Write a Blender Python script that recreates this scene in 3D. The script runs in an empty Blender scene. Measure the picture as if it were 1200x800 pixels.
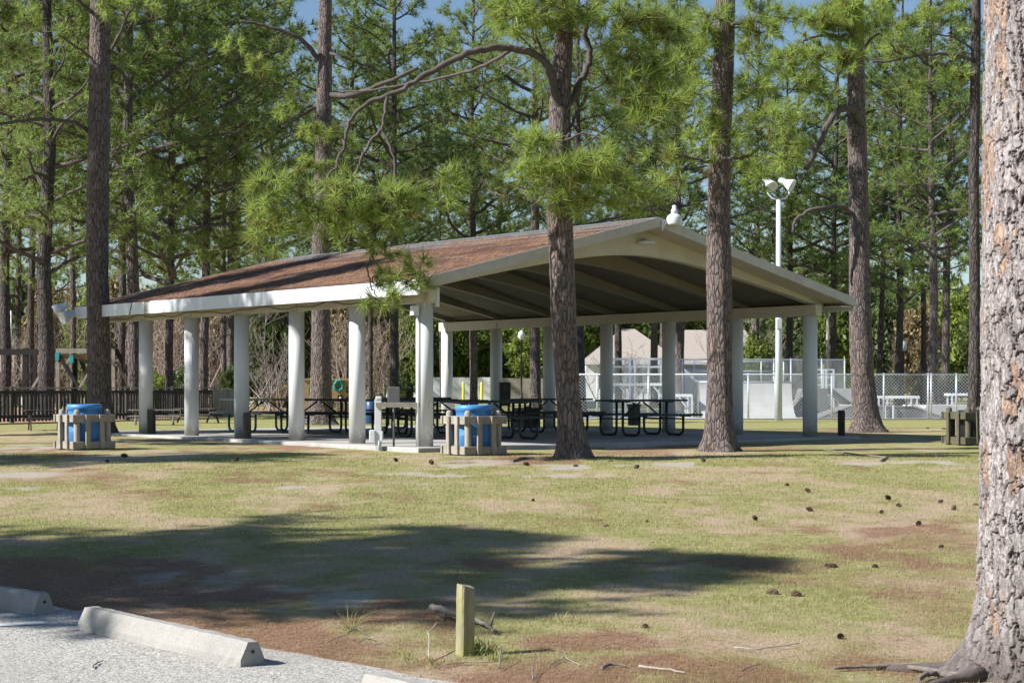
import bpy, math, random
import numpy as np
from mathutils import Vector, Matrix
R = math.radians
rng = np.random.default_rng(7)
random.seed(7)
sc = bpy.context.scene
COL = sc.collection
F = 2096.66; YH = 451.85            # focal length and horizon of the photograph, in its 1200 px frame

# ------------------------------------------------------------------ helpers
def link(o): COL.objects.link(o); return o
def tag(o, label=None, cat=None, group=None, kind=None):
    if label: o['label'] = label
    if cat: o['category'] = cat
    if group: o['group'] = group
    if kind: o['kind'] = kind
    return o
def empty(name, loc=(0,0,0), rz=0.0, label=None, cat=None, group=None):
    o = bpy.data.objects.new(name, None); link(o)
    o.location = loc; o.rotation_euler = (0,0,rz); o.empty_display_size = .2
    return tag(o, label, cat, group)
def copy_tree(o, parent=None):
    c = o.copy(); link(c); c.parent = parent
    for ch in list(o.children): copy_tree(ch, c)
    return c
def np_mesh(name, V, T, mat, parent=None, col=None, quads=False, smooth=False):
    """mesh from numpy vertex and index arrays"""
    me = bpy.data.meshes.new(name)
    V = np.ascontiguousarray(V, dtype=np.float32); T = np.ascontiguousarray(T, dtype=np.int32)
    k = T.shape[1]
    me.vertices.add(len(V)); me.vertices.foreach_set('co', V.ravel())
    me.loops.add(T.size); me.loops.foreach_set('vertex_index', T.ravel())
    me.polygons.add(len(T)); me.polygons.foreach_set('loop_start', np.arange(len(T), dtype=np.int32)*k)
    if smooth: me.polygons.foreach_set('use_smooth', np.ones(len(T), dtype=bool))
    me.update(calc_edges=True)
    if col is not None:
        a = me.color_attributes.new('tint', 'FLOAT_COLOR', 'POINT')
        c = np.ones((len(V),4), dtype=np.float32); c[:, :col.shape[1]] = col
        a.data.foreach_set('color', c.ravel())
    me.materials.append(mat)
    o = bpy.data.objects.new(name, me); link(o); o.parent = parent
    return o
class MB:
    def __init__(s): s.v=[]; s.f=[]; s.sm=[]
    def add(s, vs, fs, smooth=False):
        n=len(s.v); s.v += [tuple(p) for p in vs]
        s.f += [tuple(i+n for i in f) for f in fs]; s.sm += [smooth]*len(fs); return s
    def box(s, c, d, rot=None, ch=0.0):
        x,y,z = d[0]/2, d[1]/2, d[2]/2
        if ch <= 0:
            vs=[Vector((a*x,b*y,g*z)) for g in (-1,1) for b in (-1,1) for a in (-1,1)]
            fs=[(0,2,3,1),(4,5,7,6),(0,1,5,4),(2,6,7,3),(0,4,6,2),(1,3,7,5)]
        else:
            c8=[(x-ch,y),(x,y-ch),(x,-y+ch),(x-ch,-y),(-x+ch,-y),(-x,-y+ch),(-x,y-ch),(-x+ch,y)]
            vs=[]
            for zz,k in ((-z,0),(z-ch,0),(z,ch)):
                for px,py in c8:
                    vs.append(Vector((px-math.copysign(k,px), py-math.copysign(k,py), zz)))
            fs=[tuple(range(8)), tuple(range(23,15,-1))]
            for r in (0,8):
                for i in range(8):
                    j=(i+1)%8; fs.append((r+i,r+8+i,r+8+j,r+j))
        if rot is not None: vs=[rot@p for p in vs]
        c=Vector(c); return s.add([p+c for p in vs], fs)
    def bar(s, a, b, w, h=None, roll=0):
        a=Vector(a); b=Vector(b); d=b-a; L=d.length
        q=d.to_track_quat('X','Z').to_matrix()@Matrix.Rotation(roll,3,'X')
        return s.box((a+b)/2,(L,w,h or w),q)
    def tube(s, pts, rs, seg=10, cap=True, closed=False):
        pts=[Vector(p) for p in pts]; n=len(pts)
        if not hasattr(rs,'__len__'): rs=[rs]*n
        vs=[]; up=None
        for i,p in enumerate(pts):
            t=(pts[min(i+1,n-1)]-pts[max(i-1,0)]).normalized()
            if up is None:
                up=Vector((0,0,1)) if abs(t.z)<.9 else Vector((1,0,0))
            x=t.cross(up).normalized(); y=x.cross(t).normalized(); up=y
            for k in range(seg):
                a=2*math.pi*k/seg; vs.append(p+x*math.cos(a)*rs[i]+y*math.sin(a)*rs[i])
        fs=[]
        for i in range(n-1):
            for k in range(seg):
                j=(k+1)%seg; fs.append((i*seg+k,i*seg+j,(i+1)*seg+j,(i+1)*seg+k))
        s.add(vs,fs,True)
        if cap:
            m=len(s.v)-len(vs)
            s.f += [tuple(m+k for k in range(seg)), tuple(m+(n-1)*seg+k for k in range(seg-1,-1,-1))]; s.sm += [False,False]
        return s
    def lathe(s, prof, c=(0,0,0), seg=20, cap=True):
        vs=[];
        for r,z in prof:
            for k in range(seg):
                a=2*math.pi*k/seg; vs.append((c[0]+r*math.cos(a),c[1]+r*math.sin(a),c[2]+z))
        fs=[]
        for i in range(len(prof)-1):
            for k in range(seg):
                j=(k+1)%seg; fs.append((i*seg+k,i*seg+j,(i+1)*seg+j,(i+1)*seg+k))
        if cap: fs += [tuple(range(seg-1,-1,-1)), tuple((len(prof)-1)*seg+k for k in range(seg))]
        return s.add(vs,fs,True)
    def prism(s, poly, y0, y1, f=lambda x,y,z:(x,y,z)):
        """poly in x,z extruded along y"""
        n=len(poly)
        vs=[f(x,y0,z) for x,z in poly]+[f(x,y1,z) for x,z in poly]
        fs=[tuple(range(n)), tuple(range(2*n-1,n-1,-1))]+[(i,n+i,n+(i+1)%n,(i+1)%n) for i in range(n)]
        return s.add(vs,fs)
    def build(s, name, mat, parent=None, smooth=None):
        me=bpy.data.meshes.new(name); me.from_pydata(s.v,[],s.f); me.update()
        me.polygons.foreach_set('use_smooth',[bool(b) for b in s.sm])
        me.materials.append(mat)
        o=bpy.data.objects.new(name,me); link(o); o.parent=parent
        bpy_recalc(me); return o
import bmesh
def bpy_recalc(me):
    b=bmesh.new(); b.from_mesh(me); bmesh.ops.recalc_face_normals(b,faces=b.faces); b.to_mesh(me); b.free()

# value noise
TAB = np.random.default_rng(3).random((256,256))
def vn(x,y):
    xi=np.floor(x).astype(int); yi=np.floor(y).astype(int); fx=x-xi; fy=y-yi
    fx=fx*fx*(3-2*fx); fy=fy*fy*(3-2*fy)
    a=TAB[xi&255,yi&255]; b=TAB[(xi+1)&255,yi&255]; c=TAB[xi&255,(yi+1)&255]; d=TAB[(xi+1)&255,(yi+1)&255]
    return (a*(1-fx)+b*fx)*(1-fy)+(c*(1-fx)+d*fx)*fy
def fbm(x,y,o=4,s=1.0):
    t=0;a=.5;w=0
    for i in range(o): t=t+a*vn(x*s+17.3*i,y*s+9.1*i); w+=a; a*=.5; s*=2.03
    return t/w
def sstep(x,a,b): t=np.clip((x-a)/(b-a),0,1); return t*t*(3-2*t)

GY=[-50,9,10.5,12,28,32,40,60,500]; GZ=[-1.665,-1.665,-1.655,-1.61,-1.145,-1.13,-1.095,-1.10,-1.10]
def gz(y): return float(np.interp(y,GY,GZ))
def on_ground(px,py):
    d=20.0
    for _ in range(60): d=.5*d+.5*(F*-gz(d)/(py-YH))
    return Vector(((px-600)/F*d, d, gz(d)))
def at(px,py,d): return Vector(((px-600)/F*d, d, (YH-py)/F*d))

# ------------------------------------------------------------------ materials
def new_mat(name):
    m=bpy.data.materials.new(name); m.use_nodes=True
    nt=m.node_tree; nt.nodes.clear()
    out=nt.nodes.new('ShaderNodeOutputMaterial'); b=nt.nodes.new('ShaderNodeBsdfPrincipled')
    nt.links.new(b.outputs[0],out.inputs[0]); return m,nt,b,out
def ramp(nt, fac, stops):
    r=nt.nodes.new('ShaderNodeValToRGB'); e=r.color_ramp.elements
    while len(e)<len(stops): e.new(.5)
    for i,(p,c) in enumerate(stops): e[i].position=p; e[i].color=(*c,1)
    nt.links.new(fac,r.inputs[0]); return r.outputs[0]
def coords(nt, scale=(1,1,1), kind='Object', loc=(0,0,0)):
    t=nt.nodes.new('ShaderNodeTexCoord'); m=nt.nodes.new('ShaderNodeMapping')
    m.inputs['Scale'].default_value=scale; m.inputs['Location'].default_value=loc
    nt.links.new(t.outputs[kind],m.inputs[0]); return m.outputs[0]
def noise(nt, vec, scale, detail=4, rough=.55, dist=0):
    n=nt.nodes.new('ShaderNodeTexNoise'); n.inputs['Scale'].default_value=scale
    n.inputs['Detail'].default_value=detail; n.inputs['Roughness'].default_value=rough; n.inputs['Distortion'].default_value=dist
    nt.links.new(vec,n.inputs['Vector']); return n.outputs[0]
def mix(nt, fac, a, b, mode='MIX'):
    m=nt.nodes.new('ShaderNodeMix'); m.data_type='RGBA'; m.blend_type=mode
    for s,v in ((m.inputs[0],fac),(m.inputs[6],a),(m.inputs[7],b)):
        if isinstance(v,(int,float)): s.default_value=v
        elif isinstance(v,tuple): s.default_value=(*v,1)
        else: nt.links.new(v,s)
    return m.outputs[2]
def bump(nt, b, h, strength=.5, dist=.02):
    n=nt.nodes.new('ShaderNodeBump'); n.inputs['Strength'].default_value=strength; n.inputs['Distance'].default_value=dist
    nt.links.new(h,n.inputs['Height']); nt.links.new(n.outputs[0],b.inputs['Normal'])
def paint(name, c, rough=.5, var=.12, scale=6, dirt=None, metal=0, b_s=.15, stretch=(1,1,1)):
    m,nt,b,_=new_mat(name)
    n=noise(nt,coords(nt,stretch),scale,6,.6)
    lo=tuple(x*(1-var) for x in c); hi=tuple(min(1,x*(1+var)) for x in c)
    c1=ramp(nt,n,[(.3,lo),(.7,hi)])
    if dirt:
        n2=noise(nt,coords(nt,(stretch[0],stretch[1],stretch[2]*.5),loc=(3,5,1)),scale*.6,8,.7)
        f=ramp(nt,n2,[(.52,(0,0,0)),(.75,(1,1,1))]); c1=mix(nt,f,c1,dirt)
    nt.links.new(c1,b.inputs['Base Color']); b.inputs['Roughness'].default_value=rough; b.inputs['Metallic'].default_value=metal
    bump(nt,b,noise(nt,coords(nt,stretch),scale*8,4),b_s,.005)
    return m
def wood(name, a, c, grain=(1,1,1), rough=.85):
    m,nt,b,_=new_mat(name)
    v=coords(nt,grain); n=noise(nt,v,14,8,.65,.6); n2=noise(nt,coords(nt),5,4)
    col=mix(nt,.35,ramp(nt,n,[(.3,a),(.7,c)]),ramp(nt,n2,[(.35,tuple(x*.55 for x in a)),(.7,c)]))
    nt.links.new(col,b.inputs['Base Color']); b.inputs['Roughness'].default_value=rough
    bump(nt,b,n,.6,.01); return m
def bark(name, a, c, crack, sc_=1.0, strength=1.0, plate=None):
    m,nt,b,_=new_mat(name)
    v=coords(nt,(1,1,.24))
    nv=nt.nodes.new('ShaderNodeTexNoise'); nv.inputs['Scale'].default_value=9*sc_; nt.links.new(v,nv.inputs['Vector'])
    va=nt.nodes.new('ShaderNodeVectorMath'); va.operation='MULTIPLY_ADD'; va.inputs[1].default_value=(.075/sc_,.075/sc_,.075/sc_)
    nt.links.new(nv.outputs[1],va.inputs[0]); nt.links.new(v,va.inputs[2])
    vo=nt.nodes.new('ShaderNodeTexVoronoi'); vo.feature='DISTANCE_TO_EDGE'; vo.inputs['Scale'].default_value=19*sc_
    nt.links.new(va.outputs[0],vo.inputs['Vector'])
    vc=nt.nodes.new('ShaderNodeTexVoronoi'); vc.inputs['Scale'].default_value=19*sc_; nt.links.new(va.outputs[0],vc.inputs['Vector'])
    sp=nt.nodes.new('ShaderNodeSeparateColor'); nt.links.new(vc.outputs['Color'],sp.inputs[0])
    st=[(.1,a),(.6,c)]
    if plate: st+=[(.9,plate)]
    base=ramp(nt,sp.outputs[0],st)
    n=noise(nt,v,34*sc_,9,.75)
    base=mix(nt,.65,base,ramp(nt,n,[(.3,tuple(x*.45 for x in a)),(.7,tuple(min(1,x*1.25) for x in c))]))
    cr=ramp(nt,vo.outputs[0],[(.01,(.85,.85,.85)),(.11,(0,0,0))])
    nt.links.new(mix(nt,cr,base,crack),b.inputs['Base Color']); b.inputs['Roughness'].default_value=.95
    h=nt.nodes.new('ShaderNodeMath'); h.operation='ADD'
    mp=nt.nodes.new('ShaderNodeMath'); mp.operation='MINIMUM'; mp.inputs[1].default_value=.2; nt.links.new(vo.outputs[0],mp.inputs[0])
    ml=nt.nodes.new('ShaderNodeMath'); ml.operation='MULTIPLY'; ml.inputs[1].default_value=4; nt.links.new(mp.outputs[0],ml.inputs[0])
    nt.links.new(ml.outputs[0],h.inputs[0]); nt.links.new(n,h.inputs[1])
    bump(nt,b,h.outputs[0],strength,.03/sc_); return m
def leaf(name, lo, hi, trans=.35, rough=.5, spec=.3):
    m,nt,b,out=new_mat(name)
    at_=nt.nodes.new('ShaderNodeAttribute'); at_.attribute_name='tint'
    sp=nt.nodes.new('ShaderNodeSeparateColor'); nt.links.new(at_.outputs['Color'],sp.inputs[0])
    c=ramp(nt,sp.outputs[0],[(0,lo),(1,hi)])
    dead=mix(nt,sp.outputs[1],c,(.16,.09,.035))
    nt.links.new(dead,b.inputs['Base Color']); b.inputs['Roughness'].default_value=rough
    b.inputs['Specular IOR Level'].default_value=spec
    tr=nt.nodes.new('ShaderNodeBsdfTranslucent'); nt.links.new(mix(nt,.5,dead,(.34,.43,.11)) if lo[1]>lo[0] else dead,tr.inputs[0])
    mx=nt.nodes.new('ShaderNodeMixShader'); mx.inputs[0].default_value=trans
    nt.links.new(b.outputs[0],mx.inputs[1]); nt.links.new(tr.outputs[0],mx.inputs[2]); nt.links.new(mx.outputs[0],out.inputs[0])
    return m
M={}
M['needle']=leaf('pine_needles',(.13,.20,.045),(.38,.47,.11),.48)
M['needle_far']=leaf('pine_needles_distant',(.10,.165,.05),(.31,.40,.11),.45)
M['leafy']=leaf('broad_leaves',(.08,.13,.025),(.28,.33,.07),.4)
M['leafy_dark']=leaf('evergreen_leaves',(.035,.055,.02),(.12,.16,.05),.25)
M['leafy_tan']=leaf('autumn_leaves',(.16,.11,.05),(.33,.26,.13),.3)
M['twig']=paint('bare_twigs',(.30,.24,.20),.9,.3,4)
M['twig_pale']=paint('pale_bare_twigs',(.24,.21,.19),.9,.25,4)
M['bark']=bark('pine_bark',(.11,.085,.078),(.245,.20,.187),(.03,.022,.019),1.0,1.0,(.33,.215,.16))
M['bark_far']=bark('pine_bark_distant',(.09,.07,.064),(.20,.162,.15),(.03,.022,.02),.6,1.0)
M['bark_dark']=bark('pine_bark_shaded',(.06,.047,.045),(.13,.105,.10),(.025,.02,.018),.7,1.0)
M['limb']=paint('limb_bark',(.095,.078,.07),.95,.35,9,None,0,.8)
M['white']=paint('white_paint',(.62,.64,.64),.5,.05,3,(.58,.57,.52))
M['white_metal']=paint('white_enamel',(.60,.63,.66),.35,.05,4)
M['cream']=paint('cream_paint',(.50,.475,.39),.6,.06,2.5,(.42,.39,.31),0,.25,(1,1,1))
M['rake']=paint('grey_trim_paint',(.46,.445,.395),.6,.08,4,(.36,.34,.30))
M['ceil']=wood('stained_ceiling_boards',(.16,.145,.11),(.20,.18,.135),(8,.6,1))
M['beam_in']=paint('shaded_beam_paint',(.25,.23,.175),.6,.08,2.5,(.25,.23,.18))  # darker copy of the cream, interior shade put into the beam colour
M['black']=paint('black_coated_steel',(.018,.02,.022),.45,.2,5)
M['green_steel']=paint('green_coated_steel',(.01,.13,.10),.45,.15,5)
M['tabletop']=paint('dark_table_top',(.035,.034,.032),.6,.3,8)
M['tabletop_pale']=paint('pale_table_top',(.45,.45,.44),.55,.15,8)
M['oldwood']=wood('weathered_wood',(.21,.185,.15),(.40,.365,.30),(1,1,.12))
M['oldwoodh']=wood('weathered_planks',(.19,.165,.14),(.38,.34,.29),(.12,.12,1))
M['darkwood']=wood('dark_brown_wood',(.028,.024,.021),(.075,.062,.052),(1,1,.12))  # plain dark brown wood, shared by posts, pickets and plank tables
M['mosswood']=None
M['shadewood']=wood('shaded_timber',(.010,.009,.009),(.028,.023,.020),(1,1,.12))  # near-black wood, the trees' shade on the play timbers put into its colour
M['blue']=paint('blue_plastic',(.045,.21,.50),.5,.14,4,(.12,.24,.42))
M['yellow']=paint('yellow_paint',(.75,.62,.02),.5,.05,3)
M['galv']=paint('galvanized_steel',(.52,.55,.58),.45,.1,8,None,.3)
M['steel_post']=paint('grey_painted_steel',(.55,.60,.66),.4,.08,2,(.42,.46,.52))
M['skate']=paint('ramp_surface',(.43,.43,.42),.5,.12,.8,(.30,.29,.27))
M['skate_dark']=paint('ramp_side_panel',(.16,.16,.16),.6,.15,2)
M['teal']=paint('teal_plastic',(.02,.32,.34),.45,.05,3)
M['ochre']=wood('ochre_board',(.33,.21,.09),(.45,.30,.14),(.12,.12,1))
M['glass']=paint('dark_window',(.03,.035,.04),.1,.1,2)
M['stucco']=paint('beige_wall',(.48,.44,.37),.85,.06,3)
M['wallwhite']=paint('white_wall',(.68,.70,.70),.8,.05,3)
M['red_roof']=paint('brick_red_wall',(.34,.14,.10),.85,.15,6)
M['straw']=leaf('fallen_needles',(.24,.125,.07),(.46,.29,.18),.1,.7,.2)
M['grass']=leaf('grass_blades',(.20,.245,.06),(.54,.46,.26),.3,.6,.2)
M['litter']=leaf('dry_litter',(.22,.13,.08),(.62,.52,.38),.1,.7,.2)
M['cone']=paint('pine_cone_scales',(.13,.08,.058),.9,.4,30)
M['stick']=paint('dead_branch_bark',(.17,.145,.125),.9,.35,20,None,0,.6)
M['stick_pale']=paint('bleached_branch',(.33,.285,.24),.85,.25,20,None,0,.6)

def mat_moss():
    m,nt,b,_=new_mat('algae_stained_wood')
    n=noise(nt,coords(nt,(1,1,.15)),22,8,.65,.4); n2=noise(nt,coords(nt,(1,1,.5)),6,5)
    c=mix(nt,ramp(nt,n2,[(.35,(0,0,0)),(.6,(1,1,1))]),ramp(nt,n,[(.3,(.20,.17,.12)),(.7,(.34,.30,.21))]),ramp(nt,n,[(.3,(.17,.17,.055)),(.7,(.34,.33,.11))]))
    nt.links.new(c,b.inputs['Base Color']); b.inputs['Roughness'].default_value=.9; bump(nt,b,n,.8,.01); return m
M['mosswood']=mat_moss()
M['olive']=wood('olive_aged_wood',(.06,.054,.034),(.125,.11,.068),(1,1,.12))
def mat_shingle():
    m,nt,b,_=new_mat('shingles_with_straw')
    v=coords(nt)
    br=nt.nodes.new('ShaderNodeTexBrick'); br.inputs['Scale'].default_value=1; br.inputs['Brick Width'].default_value=.33; br.inputs['Row Height'].default_value=.14
    br.inputs['Mortar Size'].default_value=.006; br.inputs['Color1'].default_value=(.20,.19,.185,1); br.inputs['Color2'].default_value=(.13,.125,.12,1); br.inputs['Mortar'].default_value=(.05,.05,.05,1)
    mp=nt.nodes.new('ShaderNodeMapping'); mp.inputs['Rotation'].default_value=(0,0,R(90)); nt.links.new(v,mp.inputs[0]); nt.links.new(mp.outputs[0],br.inputs['Vector'])
    vs=coords(nt,(1.2,.28,1)); n=noise(nt,vs,2.2,7,.62,.5)
    geo=nt.nodes.new('ShaderNodeTexCoord'); sx=nt.nodes.new('ShaderNodeSeparateXYZ'); nt.links.new(geo.outputs['Object'],sx.inputs[0])
    rr=nt.nodes.new('ShaderNodeMapRange'); nt.links.new(sx.outputs[0],rr.inputs[0])
    rr.inputs[1].default_value=3.4; rr.inputs[2].default_value=5.0; rr.inputs[3].default_value=.12; rr.inputs[4].default_value=-.16
    ad=nt.nodes.new('ShaderNodeMath'); ad.operation='ADD'; nt.links.new(n,ad.inputs[0]); nt.links.new(rr.outputs[0],ad.inputs[1])
    f=ramp(nt,ad.outputs[0],[(.44,(0,0,0)),(.56,(1,1,1))])
    n3=noise(nt,coords(nt,(6,1,1)),5,8,.7)
    n4=noise(nt,coords(nt,(3.0,.35,1),loc=(2,2,2)),1.6,6,.65); st=mix(nt,.5,ramp(nt,n3,[(.3,(.045,.022,.016)),(.5,(.11,.045,.027)),(.72,(.19,.09,.053))]),ramp(nt,n4,[(.40,(.035,.02,.016)),(.5,(.10,.042,.025)),(.60,(.21,.10,.058))]))  # streaks paint in branch shadow stripes as well as matted straw
    nt.links.new(mix(nt,f,br.outputs[0],st),b.inputs['Base Color']); b.inputs['Roughness'].default_value=.95
    bump(nt,b,noise(nt,coords(nt,(3,1,1)),25,8,.75),.9,.04); return m
M['shingle']=mat_shingle()
def mat_column():
    m,nt,b,_=new_mat('weathered_column_paint')
    v=coords(nt); n=noise(nt,coords(nt,(1,1,.25)),5,7,.65); n2=noise(nt,v,16,6,.7)
    c=ramp(nt,n,[(.3,(.55,.57,.57)),(.55,(.62,.64,.64)),(.75,(.54,.55,.53))])
    sp=nt.nodes.new('ShaderNodeSeparateXYZ'); nt.links.new(v,sp.inputs[0])
    mr=nt.nodes.new('ShaderNodeMapRange'); mr.inputs[1].default_value=0; mr.inputs[2].default_value=.38; mr.inputs[3].default_value=.62; mr.inputs[4].default_value=-.15; nt.links.new(sp.outputs[2],mr.inputs[0])
    ad=nt.nodes.new('ShaderNodeMath'); ad.operation='ADD'; nt.links.new(mr.outputs[0],ad.inputs[0]); nt.links.new(n2,ad.inputs[1])
    c=mix(nt,ramp(nt,ad.outputs[0],[(.62,(0,0,0)),(1.0,(.75,.75,.75))]),c,(.26,.235,.20))
    nt.links.new(c,b.inputs['Base Color']); b.inputs['Roughness'].default_value=.55; bump(nt,b,n2,.15,.004); return m
M['column']=mat_column()
def mat_brown_shingle():
    m,nt,b,_=new_mat('tan_house_shingles')
    n=noise(nt,coords(nt),9,8,.7)
    nt.links.new(ramp(nt,n,[(.3,(.29,.25,.22)),(.7,(.41,.36,.32))]),b.inputs['Base Color']); b.inputs['Roughness'].default_value=.95; return m
M['tan_roof']=mat_brown_shingle()
def mat_concrete(name,a,c,dirt):
    m,nt,b,_=new_mat(name)
    n=noise(nt,coords(nt),2,8,.65); n2=noise(nt,coords(nt,loc=(4,2,0)),.9,6,.7); n3=noise(nt,coords(nt),90,3)
    col=mix(nt,ramp(nt,n2,[(.48,(0,0,0)),(.7,(1,1,1))]),ramp(nt,n,[(.3,a),(.7,c)]),dirt)
    col=mix(nt,.3,col,ramp(nt,n3,[(.35,tuple(x*.6 for x in a)),(.6,c)]))
    nt.links.new(col,b.inputs['Base Color']); b.inputs['Roughness'].default_value=.9; bump(nt,b,n3,.4,.004); return m
M['slab']=mat_concrete('slab_concrete',(.33,.325,.31),(.46,.45,.43),(.27,.22,.18))
M['stop']=mat_concrete('wheel_stop_concrete',(.27,.255,.23),(.35,.335,.305),(.19,.18,.17))
def mat_asphalt():
    m,nt,b,_=new_mat('worn_pale_asphalt')
    v=coords(nt)
    vo=nt.nodes.new('ShaderNodeTexVoronoi'); vo.inputs['Scale'].default_value=115; nt.links.new(v,vo.inputs['Vector'])
    sp=nt.nodes.new('ShaderNodeSeparateColor'); nt.links.new(vo.outputs['Color'],sp.inputs[0])
    c=ramp(nt,sp.outputs[0],[(.0,(.08,.077,.072)),(.3,(.27,.255,.23)),(.7,(.43,.41,.37)),(1,(.62,.59,.54))])
    n=noise(nt,v,1.1,6,.65); c=mix(nt,ramp(nt,n,[(.45,(0,0,0)),(.75,(.6,.6,.6))]),c,(.24,.22,.20))
    nt.links.new(c,b.inputs['Base Color']); b.inputs['Roughness'].default_value=.92
    bump(nt,b,vo.outputs['Distance'],.6,.004); return m
M['asphalt']=mat_asphalt()
def mat_ground():
    m,nt,b,_=new_mat('patchy_lawn')
    a=nt.nodes.new('ShaderNodeAttribute'); a.attribute_name='tint'
    sp=nt.nodes.new('ShaderNodeSeparateColor'); nt.links.new(a.outputs['Color'],sp.inputs[0])
    v=coords(nt)
    n=noise(nt,v,7,9,.72); nf=noise(nt,v,45,6,.75); nb=noise(nt,coords(nt,(1,.6,1)),1.6,8,.7)
    g=ramp(nt,n,[(.3,(.20,.205,.065)),(.5,(.29,.285,.11)),(.68,(.42,.37,.20))])
    t=ramp(nt,nf,[(.3,(.25,.17,.11)),(.5,(.42,.32,.215)),(.7,(.60,.49,.36))])
    s=ramp(nt,nf,[(.3,(.12,.062,.038)),(.5,(.28,.16,.105)),(.72,(.46,.31,.22))])
    w=ramp(nt,nf,[(.3,(.30,.26,.215)),(.7,(.56,.50,.43))])
    def thr(ch,nn,lo,hi,amt=1.0,top=1.0):
        ad=nt.nodes.new('ShaderNodeMath'); ad.operation='MULTIPLY_ADD'; ad.inputs[1].default_value=.55*amt
        nt.links.new(nn,ad.inputs[0]); nt.links.new(ch,ad.inputs[2]); return ramp(nt,ad.outputs[0],[(min(lo,.999),(0,0,0)),(min(hi,1),(top,)*3)])
    nm=noise(nt,coords(nt,(1,.8,1)),22,8,.8); c=mix(nt,thr(sp.outputs[0],nm,.62,1.0,1.25),t,g)
    c=mix(nt,thr(sp.outputs[1],nm,.72,1.0,1.3,.86),c,s)
    ns=noise(nt,coords(nt,(1,.7,1),loc=(7,3,0)),3.4,9,.74); c=mix(nt,thr(sp.outputs[2],ns,.50,.84,1.0,.85),c,w)
    nt.links.new(c,b.inputs['Base Color']); b.inputs['Roughness'].default_value=.97; b.inputs['Specular IOR Level'].default_value=.1
    bump(nt,b,nf,.8,.03); return m
M['ground']=mat_ground()
def mat_plain_ground(name,a,c,s=3):
    m,nt,b,_=new_mat(name); n=noise(nt,coords(nt),s,9,.7)
    nt.links.new(ramp(nt,n,[(.3,a),(.7,c)]),b.inputs['Base Color']); b.inputs['Roughness'].default_value=.97; bump(nt,b,noise(nt,coords(nt),30,5,.7),.6,.03); return m
M['mulch']=mat_plain_ground('orange_mulch',(.24,.13,.08),(.44,.28,.19))
M['road']=mat_plain_ground('far_sand_path',(.40,.38,.35),(.54,.51,.47),1.0)
def mat_link(name, cell=.055, wire=.10):
    m,nt,b,out=new_mat(name)
    v=coords(nt); s=nt.nodes.new('ShaderNodeSeparateXYZ'); nt.links.new(v,s.inputs[0])
    fs=[]
    for sg in (1,-1):
        a=nt.nodes.new('ShaderNodeMath'); a.operation='MULTIPLY_ADD'; a.inputs[1].default_value=sg; nt.links.new(s.outputs[2],a.inputs[0]); nt.links.new(s.outputs[0],a.inputs[2])
        d=nt.nodes.new('ShaderNodeMath'); d.operation='PINGPONG'; d.inputs[1].default_value=cell; nt.links.new(a.outputs[0],d.inputs[0])
        l=nt.nodes.new('ShaderNodeMath'); l.operation='LESS_THAN'; l.inputs[1].default_value=cell*wire; nt.links.new(d.outputs[0],l.inputs[0]); fs.append(l)
    mx=nt.nodes.new('ShaderNodeMath'); mx.operation='MAXIMUM'; nt.links.new(fs[0].outputs[0],mx.inputs[0]); nt.links.new(fs[1].outputs[0],mx.inputs[1])
    b.inputs['Base Color'].default_value=(.55,.58,.62,1); b.inputs['Roughness'].default_value=.5
    tr=nt.nodes.new('ShaderNodeBsdfTransparent'); ms=nt.nodes.new('ShaderNodeMixShader')
    nt.links.new(mx.outputs[0],ms.inputs[0]); nt.links.new(tr.outputs[0],ms.inputs[1]); nt.links.new(b.outputs[0],ms.inputs[2]); nt.links.new(ms.outputs[0],out.inputs[0]); return m
M['link']=mat_link('chain_link_mesh')
def mat_nearbark():
    m,nt,b,_=new_mat('flaky_pine_bark')
    a=nt.nodes.new('ShaderNodeAttribute'); a.attribute_name='tint'
    n=noise(nt,coords(nt,(1,1,.5)),55,9,.75); n2=noise(nt,coords(nt,(1,1,.3)),14,6,.7)
    c=mix(nt,.55,a.outputs['Color'],ramp(nt,n,[(.28,(.35,.33,.33)),(.5,(.9,.88,.88)),(.72,(1.25,1.2,1.2))]),'MULTIPLY')
    c=mix(nt,.4,c,ramp(nt,n2,[(.3,(.55,.52,.52)),(.7,(1.15,1.1,1.1))]),'MULTIPLY')
    nt.links.new(c,b.inputs['Base Color']); b.inputs['Roughness'].default_value=.95; bump(nt,b,n,.9,.008); return m
M['nearbark']=mat_nearbark()

# ------------------------------------------------------------------ world, sun, camera
SUN_AZ=Vector((-.95,-.31)).normalized(); SUN_EL=R(38)
w=bpy.data.worlds.new('World'); sc.world=w; w.use_nodes=True; nt=w.node_tree
bg=nt.nodes['Background']; sky=nt.nodes.new('ShaderNodeTexSky'); sky.sky_type='NISHITA'; sky.sun_disc=False
sky.sun_elevation=SUN_EL; sky.sun_rotation=math.atan2(SUN_AZ.x,SUN_AZ.y); sky.air_density=1.0; sky.dust_density=.05; sky.ozone_density=3.2
nt.links.new(sky.outputs[0],bg.inputs[0]); bg.inputs[1].default_value=.064
L=bpy.data.lights.new('sun','SUN'); L.energy=5.0; L.angle=R(.55); L.color=(1,.972,.93)
lo=bpy.data.objects.new('sun',L); link(lo)
sd=Vector((SUN_AZ.x*math.cos(SUN_EL),SUN_AZ.y*math.cos(SUN_EL),math.sin(SUN_EL)))
lo.rotation_euler=sd.to_track_quat('Z','Y').to_euler()
cam=bpy.data.cameras.new('camera'); co=bpy.data.objects.new('camera',cam); link(co); sc.camera=co
co.rotation_euler=(R(90),0,0); cam.sensor_width=36; cam.lens=36*F/1200; cam.shift_y=(YH-400)/1200; cam.clip_end=3000; cam.clip_start=.1
sc.view_settings.view_transform='Standard'; sc.view_settings.look='None'; sc.view_settings.exposure=0.84; sc.view_settings.gamma=1

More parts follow.
